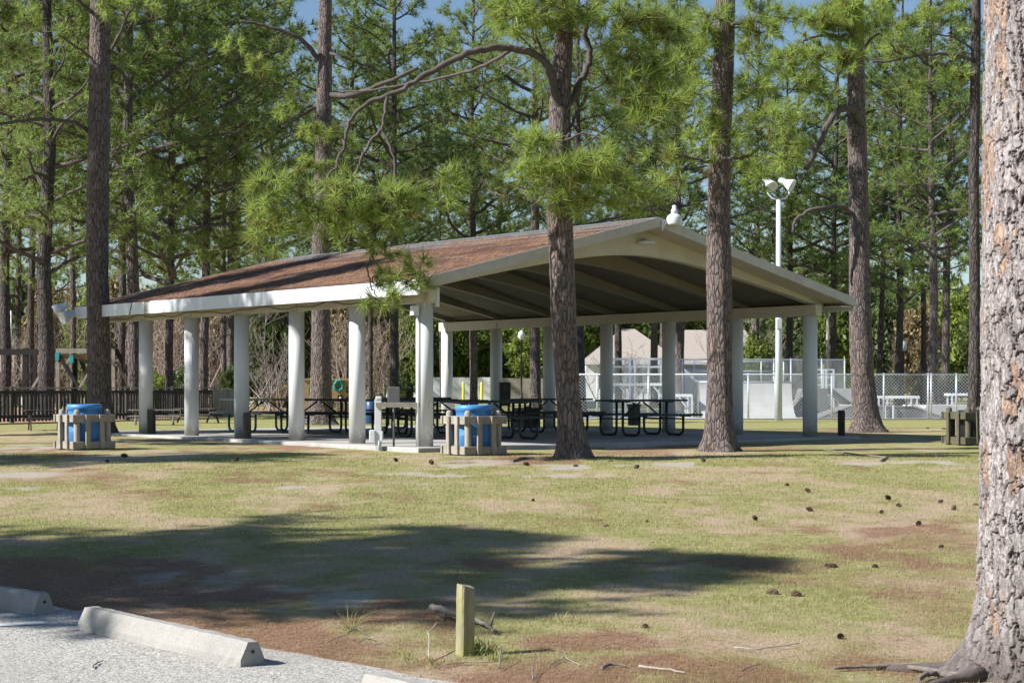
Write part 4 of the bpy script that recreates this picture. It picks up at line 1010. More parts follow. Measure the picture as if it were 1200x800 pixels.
# utility post with rail and grey boxes
p=Vector((-2.33,31.15,gz(31.15)))
t=empty('utility_rail',p,0,'white washed post with a horizontal rail and grey boxes beside the corner column','utility post')
mb=MB(); mb.box((0,0,.44),(.115,.10,.92),None,.006); mb.build('post',M['white'],t)
mb=MB(); mb.box((.01,0,.925),(.10,.12,.05),None,.01); mb.build('post_cap',M['white'],t)
mb=MB(); mb.box((.45,-.078,.80),(.98,.04,.085),None,.005); mb.build('rail',M['oldwoodh'],t)
mb=MB(); mb.box((-.10,-.02,.27),(.10,.12,.19),None,.012); mb.build('outlet_box',M['white_metal'],t)
mb=MB(); mb.box((.075,-.07,.27),(.035,.05,.16),None,.01); mb.tube([(.02,-.065,.18),(.02,-.065,.02)],.014,6); mb.build('conduit',M['galv'],t)
mb=MB(); mb.box((.27,.02,.965),(.21,.10,.30),None,.012); mb.tube([(.27,.02,.82),(.27,.02,.02)],.02,6); mb.build('meter_box',paint('dark_grey_box',(.10,.095,.10),.5,.1,4),t)
# bins and board behind the tables
def bin_(px,d,w_,h,label,name='slatted_bin',legs=True):
    g=-1.056 if d<46 else gz(d); t=empty(name,((px-600)/F*d,d,g),R(35),label,'trash bin')
    mb=MB(); 
    for q in range(4):
        rot=Matrix.Rotation(q*math.pi/2,3,'Z')
        for k in range(5): mb.box(rot@Vector((-w_/2+w_*(k+.5)/5,-w_/2,h/2+.04)),(w_/5*.82,.03,h-.08),rot)
    mb.build('side_slats',M['black'],t)
    mb=MB(); mb.box((0,0,h+.02),(w_+.06,w_+.06,.05),None,.01); mb.lathe([(w_*.2,0.0),(w_*.2,.05)],(0,0,h+.03),16); mb.build('lid',M['black'],t)
bin_(618,41.5,.42,.50,'square dark slatted bin under the table left of the central trunk')
bin_(743,44,.20,.56,'slim dark bin standing behind the table between the front trunks')
t=empty('black_cabinet',(-.095*1.0+(596-600)/F*43,43,-1.056),R(6),'tall black cabinet with two round panels left of the globe street lamp','cabinet')
mb=MB(); mb.box((0,0,.86),(.27,.22,.56),None,.015); mb.build('body',M['black'],t)
for z in (.74,1.0):
    mb=MB(); mb.tube([(0,-.11,z),(0,-.125,z)],.085,16); mb.build('round_panel',paint('dark_green_panel',(.03,.045,.04),.4,.1,3),t)
for x in (-.10,.10):
    mb=MB(); mb.box((x,0,.29),(.05,.06,.58)); mb.build('leg',M['black'],t)
# memorial board
t=empty('memorial_board',at(386,452,54.5)*1.0+Vector((0,0,0)),R(6),'ochre wooden memorial board with a turquoise wreath and framed black plaques','notice board')
t.location.z=gz(54.5)
mb=MB(); mb.box((0,0,.78),(1.52,.05,.98),None,.006); mb.build('panel',M['ochre'],t)
mb=MB(); mb.box((0,-.0,1.29),(1.62,.14,.045),None,.006); mb.build('top_rail',M['ochre'],t)
for x in (-.72,.72):
    mb=MB(); mb.box((x,.055,.62),(.09,.06,1.30)); mb.build('post',M['darkwood'],t)
def torus_mesh(Rr,r_,mat,name,par,loc):
    mb=MB(); n=28; pts=[(Rr*math.cos(a)*(1+.06*math.sin(a*7)),0,Rr*math.sin(a)*(1+.06*math.sin(a*7))*1.2) for a in np.linspace(0,2*math.pi,n+1)]
    mb.tube(pts,[r_*(1+.35*math.sin(i*2.3)) for i in range(n+1)],7,False); o=mb.build(name,M[mat],par); o.location=loc; return o
torus_mesh(.115,.048,'teal','wreath',t,(.28,-.075,1.10)); torus_mesh(.125,.018,'green_steel','wreath_ribbon',t,(.28,-.13,1.10))
wf=paint('pale_emblem',(.6,.6,.62),.5,.1,4); 
for x,z,w_ in ((.60,.98,.17),(.33,.72,.17),(.60,.66,.17),(.06,.60,.15),(-.50,.92,.24)):
    mb=MB(); mb.box((x,-.037,z),(w_,.02,w_*1.08),None,.004); q=mb.build('plaque',M['black'],t)
    if x>-.4:
        mb=MB(); mb.lathe([(w_*.20,0),(w_*.20,.006)],(0,0,0),14); mb.box((0,-w_*.25,.003),(w_*.2,w_*.14,.005)); e=mb.build('emblem',wf if z>.7 or x<.2 else paint('red_emblem',(.4,.12,.10),.5),q); e.location=(x,-.048,z+.01); e.rotation_euler=(R(90),0,0)
mb=MB(); [mb.box((.22+.075*k,-.05,.46),(.035,.03,.22)) for k in range(7)]; mb.box((.45,-.05,.59),(.6,.04,.03)); mb.build('slat_rack',M['oldwood'],t)
# blue drum glimpsed right of the fourth column
t=empty('blue_drum',((435.5-600)/F*52,52,gz(52)),0,'dark blue drum half hidden right of the fourth shelter column','drum')
mb=MB(); mb.lathe([(.17,0),(.19,.02),(.19,.62),(.17,.64),(.17,.60)],(0,0,0),20); mb.build('drum_body',paint('navy_plastic',(.02,.06,.16),.4,.1,3),t)
# ------------------------------------------------------------------ playground, picket fence, small building at left
def picket(x0,y0,x1,y1,label,h=1.05):
    a=Vector((x0,y0,gz(y0))); b=Vector((x1,y1,gz(y1))); L_=(b-a).length; t=empty('picket_fence',a,math.atan2(y1-y0,x1-x0),label,'picket fence')
    mb=MB(); mb.box((L_/2,0,h-.02),(L_,.10,.04),None,.004); mb.build('cap_rail',M['oldwoodh'],t)
    mb=MB(); mb.box((L_/2,.035,h-.14),(L_,.04,.09)); mb.box((L_/2,.035,.20),(L_,.04,.09)); mb.build('rails',M['darkwood'],t)
    n=int(L_/.155); mb=MB()
    for i in range(n): mb.box((.08+i*.155,-.01,h/2-.03),(.09,.02,h-.16+random.uniform(-.01,.01)))
    mb.build('pickets',M['darkwood'],t)
    k=int(L_/2.1)
    for i in range(k+1): m_=MB(); m_.box((i*L_/k,.07,h/2),(.10,.10,h+.06),None,.005); m_.build('post',M['darkwood'],t)
picket((-60-600)/F*50,50,(150-600)/F*56.5,56.5,'dark brown picket fence of the playground at far left, running behind the big trunks')
picket((150-600)/F*56.5+.05,56.52,(252-600)/F*62,62,'weathered picket fence with a pale top rail behind the first two shelter columns')
mb=MB(); t=empty('board_fence_end',((262-600)/F*62,62,gz(62)),R(30),'short stretch of close boarded fence ending the picket fence','fence')
[mb.box((-.35+.12*k,0,.5),(.11,.025,.98+.02*(k%2)),None,.004) for k in range(8)]; mb.build('boards',M['oldwood'],t)
mb=MB(); mb.box((.05,.03,.8),(.9,.04,.08)); mb.box((.05,.03,.25),(.9,.04,.08)); mb.build('rails',M['oldwoodh'],t)
def beams(name,label,cat,d,lst,parts=True):
    """lst: (part, px0,py0,px1,py1,thickness m, material, extra depth)"""
    g=gz(d); x0=(lst[0][1]-600)/F*d; t=empty(name,(x0,d,g),0,label,cat); o0=Vector((x0,d,g))
    for nm,a,b,c,e,th,mt,dd in lst:
        mb=MB(); mb.bar(at(a,b,d+dd)-o0,at(c,e,d+dd)-o0,th); mb.build(nm,M[mt],t)
    return t
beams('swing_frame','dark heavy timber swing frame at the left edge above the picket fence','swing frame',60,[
 ('top_beam',-40,412,46,412.5,.20,'shadewood',0),('post',30,408,30,490,.17,'shadewood',0),('post',-30,408,-30,490,.17,'shadewood',.5),('brace',44,424,22,458,.08,'shadewood',-.2),('brace',46,441,37,456,.07,'stick_pale',-.25),('post',41,412,41,490,.12,'shadewood',1.2)])
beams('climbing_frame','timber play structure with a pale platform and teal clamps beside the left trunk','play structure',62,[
 ('platform',66,411,102,411,.16,'oldwood',0),('platform_board',68,417.5,100,417.5,.15,'ochre',.1),('post',68,415,68,492,.12,'oldwood',0),('post',88,415,88,492,.15,'shadewood',.2),('post',133,408,133,492,.12,'oldwood',0),
 ('brace',70,418,94,456,.12,'shadewood',-.1),('brace',84,418,72,432,.09,'oldwood',-.1),('brace',94,420,104,445,.12,'shadewood',0),('brace',104,436,92,456,.06,'stick_pale',-.2),
 ('brace',134,406,158,452,.14,'shadewood',.1),('brace',134,406,128,430,.10,'shadewood',.1),('brace',138,425,150,452,.08,'oldwood',.15),('clamp',67.5,413,67.5,422,.13,'teal',-.12),('clamp',84,416,84,425,.13,'teal',-.12)])
def house(px0,px1,eave,ridge,d,wall,roofm,label,name='small_building',depth=6,inset=.5):
    g=gz(d); x0=(px0-600)/F*d;x1=(px1-600)/F*d; ze=(YH-eave)/F*d-g; zr=(YH-ridge)/F*d-g; cx=(x0+x1)/2; wd=x1-x0
    t=empty(name,(cx,d,g),0,label,'building'); mb=MB(); mb.box((0,depth/2,ze/2),(wd-.5,depth-.5,ze)); mb.build('wall',M[wall],t)
    mb=MB(); i=min(wd*inset*.98,wd/2-.2)
    vs=[(-wd/2,-.2,ze-.02),(wd/2,-.2,ze-.02),(wd/2,depth+.2,ze-.02),(-wd/2,depth+.2,ze-.02),(-wd/2+i,depth/2,zr),(wd/2-i,depth/2,zr)]
    mb.add(vs,[(0,1,5,4),(1,2,5),(2,3,4,5),(3,0,4),(3,2,1,0)]); mb.build('roof',M[roofm],t)
    mb=MB(); mb.box((0,-.23,ze-.09),(wd,.04,.15)); mb.build('fascia',M['white'],t)
    return t,ze
t,ze=house(-60,58,432,408,96,'red_roof','tan_roof','small brick red walled building with white trim behind the swing frame')
for x in (-1.0,.6): mb=MB(); mb.box((x+1.6,.22,1.0),(.8,.06,.8)); mb.build('window',M['glass'],t)
mb=MB(); mb.box((1.4,.2,.25),(2.6,.08,.5)); mb.build('wall_base',M['wallwhite'],t)
t,ze=house(682,800,424,383,112,'wallwhite','tan_roof','house with a peaked tan shingle roof and white wall behind the skate park','house',8,.44)
for x in (-1.6,0.3,1.9): mb=MB(); f=mb.box((x,.22,1.35),(1.0,.06,.9)).build('window',M['glass'],t); m2=MB(); [m2.box((x+a,.17,1.35),(.05,.05,.98)) for a in (-.52,0,.52)]; [m2.box((x,.17,1.35+a),(1.1,.05,.05)) for a in (-.47,.47)]; m2.build('frame',M['white'],f)
t,ze=house(794,900,424,384,118,'stucco','tan_roof','tan roofed garage wing with a pale wide door right of the house','garage',9,.16)
mb=MB(); mb.box((-1.9,.2,1.15),(2.3,.08,2.2)); dd=mb.build('garage_door',paint('pale_blue_door',(.55,.60,.66),.5,.05,3),t)
mb=MB(); [mb.box((-1.9,.155,.45+.45*k),(2.3,.02,.015)) for k in range(4)]; mb.build('panel_lines',M['galv'],dd)
mb=MB(); mb.box((1.6,.22,1.4),(1.0,.06,.9)); mb.build('window',M['glass'],t)
# board fence at the back, yellow posts, lamps
def boards(px0,px1,d,top,mat,label):
    g=gz(d); x0=(px0-600)/F*d;x1=(px1-600)/F*d; h=(YH-top)/F*d-g; t=empty('board_fence',(x0,d,g),0,label,'fence'); n=int((x1-x0)/.15); mb=MB()
    [mb.box((.075+i*.15,0,h/2),(.142,.025,h+random.uniform(-.02,.02))) for i in range(n)]; mb.build('boards',M[mat],t)
    mb=MB(); mb.box(((x1-x0)/2,.04,.4),(x1-x0,.05,.09)); mb.box(((x1-x0)/2,.04,h-.3),(x1-x0,.05,.09)); mb.build('rails',M[mat],t)
boards(496,588,138,442,'wallwhite','white vertical board fence far behind the yellow posts')
boards(588.5,760,139,443,'oldwood','white board fence greyed for shade far behind the globe street lamp')  # same white fence, its shade put in by using grey wood
boards(452,488,132,443,'wallwhite','short white board fence far behind the utility rail')
def ybol(px,label):
    d=122; t=empty('yellow_bollard',((px-600)/F*d,d,gz(d)),0,label,'bollard','yellow bollards'); mb=MB(); mb.lathe([(.09,0),(.09,1.28),(.07,1.33),(0,1.35)],(0,0,0),14,False); mb.build('pipe',M['yellow'],t)
    mb=MB(); mb.lathe([(.13,0),(.12,.06),(.09,.07)],(0,0,0),14,False); mb.build('footing',M['slab'],t)
ybol(543,'yellow bollard left of the slim pine, in front of the white board fence'); ybol(564.5,'yellow bollard just right of the slim pine, in front of the white board fence')
t=empty('dumpster',((475-600)/F*100,100,gz(100)),R(4),'dark dumpster with a pale lid seen above the utility rail','dumpster')
mb=MB(); mb.prism([(-.42,.12),(.42,.12),(.46,1.15),(-.46,1.15)],-.6,.6); mb.build('container',M['black'],t)
mb=MB(); mb.box((0,0,1.19),(1.0,1.3,.07),None,.02); mb.build('lid',M['black'],t)
for x in (-.5,.5): mb=MB(); mb.box((x,0,.8),(.08,.3,.14)); mb.build('side_pocket',M['black'],t)
def globe_lamp(px,d,top,label):
    g=gz(d); h=(YH-top)/F*d-g; t=empty('street_lamp',((px-600)/F*d,d,g),0,label,'street lamp'); mb=MB()
    mb.lathe([(.13,0),(.12,.3),(.07,.4),(.055,h-.75),(.09,h-.72),(.09,h-.62)],(0,0,0),12); mb.build('pole',M['black'],t)
    mb=MB(); mb.lathe([(.10,h-.62),(.20,h-.50),(.235,h-.33),(.20,h-.15),(.10,h-.06),(.03,h),(0,h+.02)],(0,0,0),16,False); mb.build('globe',M['wallwhite'],t)
globe_lamp(611,121,387,'black street lamp with a white globe seen under the middle of the shelter')
globe_lamp(1058,96,398,'black street lamp with a white globe behind the chain link fence at right')
# white floodlight pole
d=56.5; g=gz(d); x=(912.5-600)/F*d; hh=(YH-233)/F*d-g
t=empty('floodlight_pole',(x,d,g),0,'tall white pole carrying two white floodlights, right of the gable','floodlight pole')
mb=MB(); mb.tube([(0,0,0),(0,0,2.6),(0,0,hh)],[.115,.10,.075],16); mb.build('pole',M['steel_post'],t)
mb=MB(); mb.tube([(-.32,0,hh+.42),(-.34,0,hh+.18),(-.22,0,hh+.02),(0,0,hh-.02),(.22,0,hh+.02),(.34,0,hh+.18),(.32,0,hh+.42)],.032,8); mb.build('crossarm',M['white_metal'],t)
for px_,ax in ((-.30,(.30,-.62,-.70)),(.27,(.80,-.38,-.46))):
    m_=MB(); m_.lathe([(.02,-.30),(.09,-.29),(.10,-.26),(.10,-.08),(.12,-.04),(.15,.02),(.20,.13),(.215,.17),(.215,.19),(.195,.185),(.12,.08)],(0,0,0),20)
    h_=m_.build('lamp_head',M['white_metal'],t); h_.location=(px_,-.02,hh+.48); h_.rotation_euler=Vector(ax).to_track_quat('Z','Y').to_euler()
    m_=MB(); m_.box((0,.0,-.20),(.21,.15,.15),None,.02); m_.build('ballast_box',M['white_metal'],h_)
mb=MB(); mb.box((.0,-.13,3.05),(.16,.12,.30),None,.01); mb.build('junction_box',M['galv'],t)
# pale utility poles
def pole(px,d,top,w_,mat,label,arm=False):
    g=gz(d); h=(YH-top)/F*d-g; t=empty('utility_pole',((px-600)/F*d,d,g),0,label,'pole'); mb=MB(); mb.tube([(0,0,0),(0,0,h)],[w_/F*d/2,w_/F*d/2*.8],12); mb.build('shaft',M[mat],t)
    if arm: mb=MB(); mb.tube([(0,0,h-.05),(-.25,0,h+.12),(-.42,0,h+.1)],.05,8); mb.box((-.5,0,h+.08),(.3,.14,.08),None,.02); mb.build('lamp_arm',M['white_metal'],t)
pole(13,94,362,2.4,'white_metal','thin white street light with a short arm at the far left',True)
pole(970,84,362,4.6,'stick_pale','pale wooden utility pole right of the last shelter column')
# ------------------------------------------------------------------ skate park
def chain(px0,px1,d0,d1,top,label,posts,g0=None):
    a=Vector(((px0-600)/F*d0,d0,gz(d0))); b=Vector(((px1-600)/F*d1,d1,gz(d1))); L_=(b-a).length; h=(YH-top)/F*d0-a.z
    t=empty('chain_link_fence',a,math.atan2(b.y-a.y,b.x-a.x),label,'chain link fence')
    mb=MB(); mb.add([(0,0,.04),(L_,0,.04),(L_,0,h-.01),(0,0,h-.01)],[(0,1,2,3)]); mb.build('wire_mesh',M['link'],t)
    mb=MB(); mb.tube([(0,.02,h),(L_,.02,h)],.024,8); mb.build('top_rail',M['galv'],t)
    for px in posts:
        s=(px-px0)/(px1-px0)*L_; mb=MB(); mb.tube([(s,.03,0),(s,.03,h+.04)],.032,8); mb.build('post',M['galv'],t)
chain(672,1230,58,58,438.5,'long chain link fence in front of the skate park ramps',[676,700,760,788,877,909,950,975,1036,1088,1091.5,1121,1160,1200])
chain(716,990,72,72,421,'taller chain link fence behind the skate decks',[716,741,800,835,866,907,927,963,990])
def world_prism(name,mat,par,o0,pts,d0,d1):
    """pts in photo pixels at distance d0, extruded back to d1 at true size"""
    poly=[(p.x-o0.x,p.z-o0.z) for p in (at(a,b,d0) for a,b in pts)]
    mb=MB(); mb.prism(poly,d0-o0.y,d1-o0.y); return mb.build(name,mat,par)
def ramp_(name,label,pts,d0,d1,side,lipm=None,surf=None,cat='skate ramp'):
    c=at(sum(p[0] for p in pts)/len(pts),490,d0); o0=Vector((c.x,d0,gz(d0))); t=empty(name,o0,0,label,cat)
    world_prism('body',side,t,o0,pts,d0,d1)
    if surf:
        for nm,q,m_ in surf:
            mb=MB(); vs=[at(a,b,dq)-o0 for a,b,dq in q]; k=len(vs); v2=[v+Vector((0,.02,-.03)) for v in vs]
            mb.add(vs+v2,[tuple(range(k)),tuple(range(2*k-1,k-1,-1))]+[(i,k+i,k+(i+1)%k,(i+1)%k) for i in range(k)]); mb.build(nm,m_,t)
    return t
bz=lambda d:(YH-(gz(d)+.02)*F/d)
# big pale quarter pipe facing the camera
def quarter(px0,px1,d,top,label,depth=3.0,rad=1.35):
    g=gz(d)+.02; x0=(px0-600)/F*d;x1=(px1-600)/F*d; H=(YH-top)/F*(d+rad)-g; t=empty('quarter_pipe',((x0+x1)/2,d,g),0,label,'skate ramp'); wd=x1-x0
    prof=[(-.0,0.0)]+[(rad*math.sin(a),H*(1-math.cos(a))/(1-math.cos(R(68)))) for a in np.linspace(.1,R(68),9)]; r1=prof[-1][0]
    mb=MB(); vs=[];n=len(prof)
    for x in (-wd/2,wd/2):
        for y,z in prof: vs.append((x,y,z))
        vs.append((x,r1,0))
    fs=[(i,i+1,n+1+i+1,n+1+i) for i in range(n-1)]; mb.add(vs,fs); mb.build('riding_surface',M['skate'],t)
    mb=MB(); mb.add([(x,y,z-.004) for x,y,z in vs],[tuple(range(n+1)),tuple(range(2*n+1,n,-1))]); mb.build('side_panel',M['skate_dark'],t)
    mb=MB(); mb.box((0,r1+.9,H/2),(wd,1.8,H-.01)); mb.build('deck',M['skate_dark'],t)
    mb=MB(); mb.tube([(-wd/2,r1,H+.01),(wd/2,r1,H+.01)],.03,8); mb.build('coping',M['galv'],t)
    mb=MB()
    for k in range(5): xx=-wd/2+wd*k/4; mb.tube([(xx,r1+1.75,H-.1),(xx,r1+1.75,H+.75)],.022,6)
    for z in (.4,.75): mb.tube([(-wd/2,r1+1.75,H+z),(wd/2,r1+1.75,H+z)],.02,6)
    mb.build('guard_rail',M['white_metal'],t)
    return t
quarter(824,934,60.5,448,'wide white quarter pipe between the shelter columns and the floodlight pole')
ramp_('bank_ramp','pale curved ramp side with a dark edge right of the quarter pipe',[(924,bz(62)),(934,482),(941,477),(947,468),(951,455),(970,455),(970,bz(62))],62,65,M['skate_dark'],None,
 [('riding_surface',[(924,bz(62)-.5,61.98),(934,481.5,61.98),(941,476.5,61.98),(947,467.5,61.98),(951,454.6,61.98),(951,454.6,65),(947,466.8,65),(941,475,65),(934,479.5,65),(924,486,65)],M['skate'])])
ramp_('wedge_ramp','white wedge ramp sloping down behind the trunk with the hooked limb',[(975,455),(1003,455),(1003,bz(63)),(1000,bz(63)),(998,472)],63,65.5,M['skate'])
ramp_('low_ramp','low dark sided wedge ramp left of the trunk with the hooked limb',[(958,bz(59.5)),(985,480),(996,476),(1012,476),(1012,bz(59.5))],59.5,61.5,M['skate_dark'],None,
 [('riding_surface',[(958,bz(59.5)-.4,59.48),(985,479.5,59.48),(996,475.5,59.48),(996,475.5,61.5),(985,479,61.5),(958,489.5,61.5)],M['skate'])])
# platform with braced legs and rails (left), steel table, fun box with slope (right)
def frame_deck(name,label,d,px0,px1,deck,rail,brs,posts,dep=2.4,cat='skate deck'):
    g=gz(d)+.02; x0=(px0-600)/F*d;x1=(px1-600)/F*d; o0=Vector(((x0+x1)/2,d,g)); t=empty(name,o0,0,label,cat); zd=(YH-deck)/F*d-g; zr=(YH-rail)/F*d-g if rail else None; wd=x1-x0
    mb=MB(); mb.box((0,dep/2,zd-.04),(wd,dep,.09),None,.01); mb.build('deck',M['wallwhite'],t)
    for px in posts:
        x=(px-600)/F*d-o0.x
        for y in (.03,dep-.03): mb=MB(); mb.box((x,y,(zr or zd)/2),(.055,.055,(zr or zd))); mb.build('post',M['white_metal'],t)
    if brs:
        mb=MB(); [mb.bar(at(a,b,d)-o0,at(c,e,d)-o0,.05) for a,b,c,e in brs]; mb.build('brace',M['white_metal'],t)
    if zr:
        mb=MB(); [mb.box((0,y,zd+(zr-zd)*f),(wd,.04,.04)) for y in (.03,dep-.03) for f in (.36,.68,1)]; mb.build('guard_rail',M['white_metal'],t)
frame_deck('skate_deck','white steel skate platform with guard rails and diagonal braces behind the table',62,717,782,449,420,[(727,453,739,469),(745,469,757,453),(766,453,780,470)],[717,738,744,760,781])
frame_deck('steel_bench','small white steel grinding rail frame left of the second front trunk',61,788,812,462,None,[(795,464,804,477)],[790,806,811],.8,'skate rail')
frame_deck('manual_table','long white skate table on short legs behind the fence at right',63,1022,1078,464,None,None,[1030,1040,1068,1075],.8,'skate table')
frame_deck('raised_walkway','grey raised steel platform with rails beside the last shelter column',66,952,978,461,433,None,[953,965,977],1.6)
t=ramp_('fun_box','low white topped fun box with a dark front and a slope down to the right',[(1022,476),(1070,476),(1110,bz(59.5)),(1022,bz(59.5))],59.5,63,M['skate_dark'],None,
 [('top_sheet',[(1021,475.5,59.46),(1070,475.5,59.46),(1070,475.5,63),(1021,475.5,63)],M['skate']),('slope_sheet',[(1069,475.4,59.46),(1111,bz(59.5)-.6,59.46),(1111,bz(63)-.6,63),(1069,474.0,63)],M['skate'])])
mb=MB(); [mb.box((x,-.08,.24),(.05,.05,.44)) for x in (-.55,-.28)]; mb.build('leg',M['white_metal'],t)
t=ramp_('bank_box','big pale skate box with a sloping face next to the huge trunk',[(1086,475),(1125,475),(1150,475),(1160,bz(66)),(1080,bz(66))],66,70,M['skate'])
frame_deck('picnic_bench_rail','white bench-like rail behind the fence beside the huge trunk',70,1112,1150,461,None,None,[1116,1146],.8,'skate rail')
ramp_('concrete_ledge','long low pale ledge left of the braced skate platform',[(672,470),(735,470),(735,478),(672,478)],88,91,M['skate'],cat='ledge')
# parked car glimpsed at right
d=112; t=empty('parked_car',((1130-600)/F*d,d,gz(d)),R(8),'dark blue parked car seen past the pale pair of pines','car')
body=[(-2.1,.35),(-2.15,.75),(-1.5,.9),(-.9,1.35),(.7,1.4),(1.4,.95),(2.1,.8),(2.15,.35)]
cb=paint('dark_blue_car_paint',(.03,.06,.12),.25,.05,2)
mb=MB(); mb.prism(body,-.85,.85); mb.build('body',cb,t)
mb=MB(); mb.prism([(-1.35,.93),(-.85,1.29),(.62,1.33),(1.2,.96)],-.87,.87); mb.build('window',M['glass'],t)
for x in (-1.35,1.35):
    for y in (-.8,.8):
        mb=MB(); mb.tube([(x,y-.1,.33),(x,y+.1,.33)],.33,18); wq=mb.build('wheel',M['black'],t); mb=MB(); mb.tube([(x,y-.12,.33),(x,y+.12,.33)],.18,12); mb.build('rim',M['galv'],wq)
# ------------------------------------------------------------------ wheel stops
def wheel_stop(pa,pb,label,zoff=0.006,h=.148,wd=.185):
    """pa, pb ground points of the two ends"""
    L_=(pb-pa).length; c=(pa+pb)/2; a=math.atan2(pb.y-pa.y,pb.x-pa.x)
    nl=34; r=np.random.default_rng(int(abs(pa.x)*100)); cs=[(-wd/2,0),(-wd/2+.004,.045),(-wd/2+.045,h-.02),(-.035,h),(.035,h),(wd/2-.045,h-.02),(wd/2-.004,.045),(wd/2,0)]
    vs=[]
    for i in range(nl+1):
        x=-L_/2+L_*i/nl; k=1-.05*(i in(0,nl))
        for y,z in cs: vs.append((x+r.normal()*.001,y*k+r.normal()*.0018,max(0,z*(1-.03*(i in(0,nl)))+(r.normal()*.0018 if z>.1 else 0))))
    n=8; fs=[(i*n+j,i*n+j+1,(i+1)*n+j+1,(i+1)*n+j) for i in range(nl) for j in range(n-1)]+[tuple(range(n)),tuple(nl*n+j for j in range(n-1,-1,-1))]
    mb=MB(); mb.add(vs,fs); o=mb.build('wheel_stop',M['stop']); o.location=c+Vector((0,0,zoff)); o.rotation_euler=(0,-math.atan2(pb.z-pa.z,math.hypot(pb.x-pa.x,pb.y-pa.y)),a)
    tag(o,label,'wheel stop','concrete wheel stops')
    mb=MB(); q=MB().tube([(L_/2-.012,0,.085),(L_/2+.004,0,.085)],.012,10).build('pin_hole',M['black'],o)
    return o
wa=on_ground(100,736); wb=on_ground(296,781); dirw=(wb-wa).normalized()
wheel_stop(wa+dirw*.05,wb,'pale sunlit concrete wheel stop lying across the middle of the parking edge')
la=on_ground(-120,694); lb_=on_ground(52,720); 
wheel_stop(la,lb_,'shaded grey concrete wheel stop cut off by the left edge')
ra=on_ground(425,817)+Vector((.05,-.12,-.0)); wheel_stop(ra,ra+Vector((1.25,-1.5,0)),'concrete wheel stop whose end just shows at the bottom edge')
# ------------------------------------------------------------------ cones, sticks, debris
def cone_mesh():
    mb=MB(); n=9
    for k in range(n):
        z=.012+k*.0095; rad=.030*math.sin(math.pi*min(1,(k+1.6)/(n+1.6)))+.006
        for j in range(8):
            a=j*math.pi/4+k*.6; c=Vector((math.cos(a),math.sin(a),0)); s=Vector((-math.sin(a),math.cos(a),0))
            b=Vector((0,0,z)); tip=b+c*(rad+.010)+Vector((0,0,.010))
            mb.add([b+c*.006-s*.004,b+c*rad-s*.011,tip,b+c*rad+s*.011,b+c*.006+s*.004,b+c*rad+Vector((0,0,-.006))],[(0,1,2,3,4),(0,1,5),(1,2,5),(2,3,5),(3,4,5)])
    mb.lathe([(.004,0),(.012,.02),(.010,.09),(.002,.1)],(0,0,0),8); return mb
CN=[(708,618,'largest dark pine cone alone on the central lawn'),(624,587,'small pine cone left of the lawn centre, below the central trunk'),(925,569,'small pine cone furthest back left of the right hand group'),(950,577,'pine cone second back in the right hand group'),(953,599,'pine cone halfway down the right hand lawn, directly under another'),(887,610,'dark cone left of the right hand group of cones'),(1044,586,'pine cone above a reddish one near the huge trunk'),(1054,594,'reddish pine cone just below a darker one near the huge trunk'),(1031,602,'tiny greyish cone left of the reddish one'),(1099,589,'flat thin pine cone close left of the huge trunk'),(1116,598,'big dark pine cone nearest left of the huge trunk'),(1140,592,'pine cone touching the outline of the huge trunk'),(1074,616,'reddish cone by the brown streak in the right lawn'),(1106,641,'tiny upright cone on the lawn near the huge trunk'),(970,663,'small cone in the middle right lawn'),(1022,665,'small cone right of the middle right one'),(912,696,'left cone of the close pair at lower right'),(926,697,'right cone of the close pair at lower right'),(759,612,'tiny cone right of the largest lone cone'),
 (507,543,'pine cone by the foot of the middle enclosure'),(620,546,'pine cone between the enclosure and the central trunk'),(672,547,'pine cone right at the foot of the central trunk'),(718,541,'pine cone just right of the central trunk'),(743,549,'pine cone out in the sand right of the central trunk'),(825,541,'pine cone left at the foot of the second front trunk'),(150,535,'pine cone right of the left enclosure'),(125,541,'pine cone in front of the left enclosure'),(277,540,'pine cone on the grass in front of the third column'),(466,541,'pine cone on the grass below the utility post'),(982,665,'reddish cone at the lower right lawn'),(983,747,'reddish cone near the bottom right of the lawn'),(753,735,'small cone right of the algae stained post'),(1089,502,'cone in the shade left of the right enclosure'),(1103,503,'second cone in the shade left of the right enclosure'),(1037,505,'dark cone at the foot of the hooked-limb pine')]
c0=None
for px,py,lb in CN:
    p=on_ground(px,py)
    if c0 is None: o=c0=cone_mesh().build('pine_cone',M['cone'])
    else: o=c0.copy(); link(o)
    o.location=p+Vector((0,0,.014)); o.rotation_euler=(R(random.uniform(60,110)),R(random.uniform(-20,20)),random.random()*6.28)
    s=random.uniform(.5,.78)*(1.0 if p.y<24 else 1.2)*(.72 if 'tiny' in lb or 'small' in lb else 1.05); o.scale=(s,s,s*1.3); tag(o,lb,'pine cone','pine cones on the lawn')
def stick(pts,w0,w1,mat,label,side=(),z=.02,name='fallen_branch'):
    P=[on_ground(*p[:2])+Vector((0,0,z+(p[2] if len(p)>2 else 0))) for p in pts]; o0=P[0].copy(); r=np.random.default_rng(int(pts[0][0])); Q=[]
    for i in range(len(P)-1):
        for s in range(4): Q.append(P[i].lerp(P[i+1],s/4)-o0+Vector((r.normal(),r.normal(),r.normal()*.5))*w0*.3)
    Q.append(P[-1]-o0); n=len(Q); w0*=(.62 if w0<.015 else .9); w1*=(.62 if w1<.01 else .9); t=MB(); t.tube(Q,[w0+(w1-w0)*i/(n-1) for i in range(n)],8)
    for i,dx,dz,L_ in side:
        b=Q[min(i,n-1)]; t.tube([b,b+Vector((dx*.5,.02,dz*.6)),b+Vector((dx,.03,dz))],[w1*1.0,w1*.7,w1*.4],5)
    o=t.build(name,M[mat]); o.location=o0; return tag(o,label,'branch')
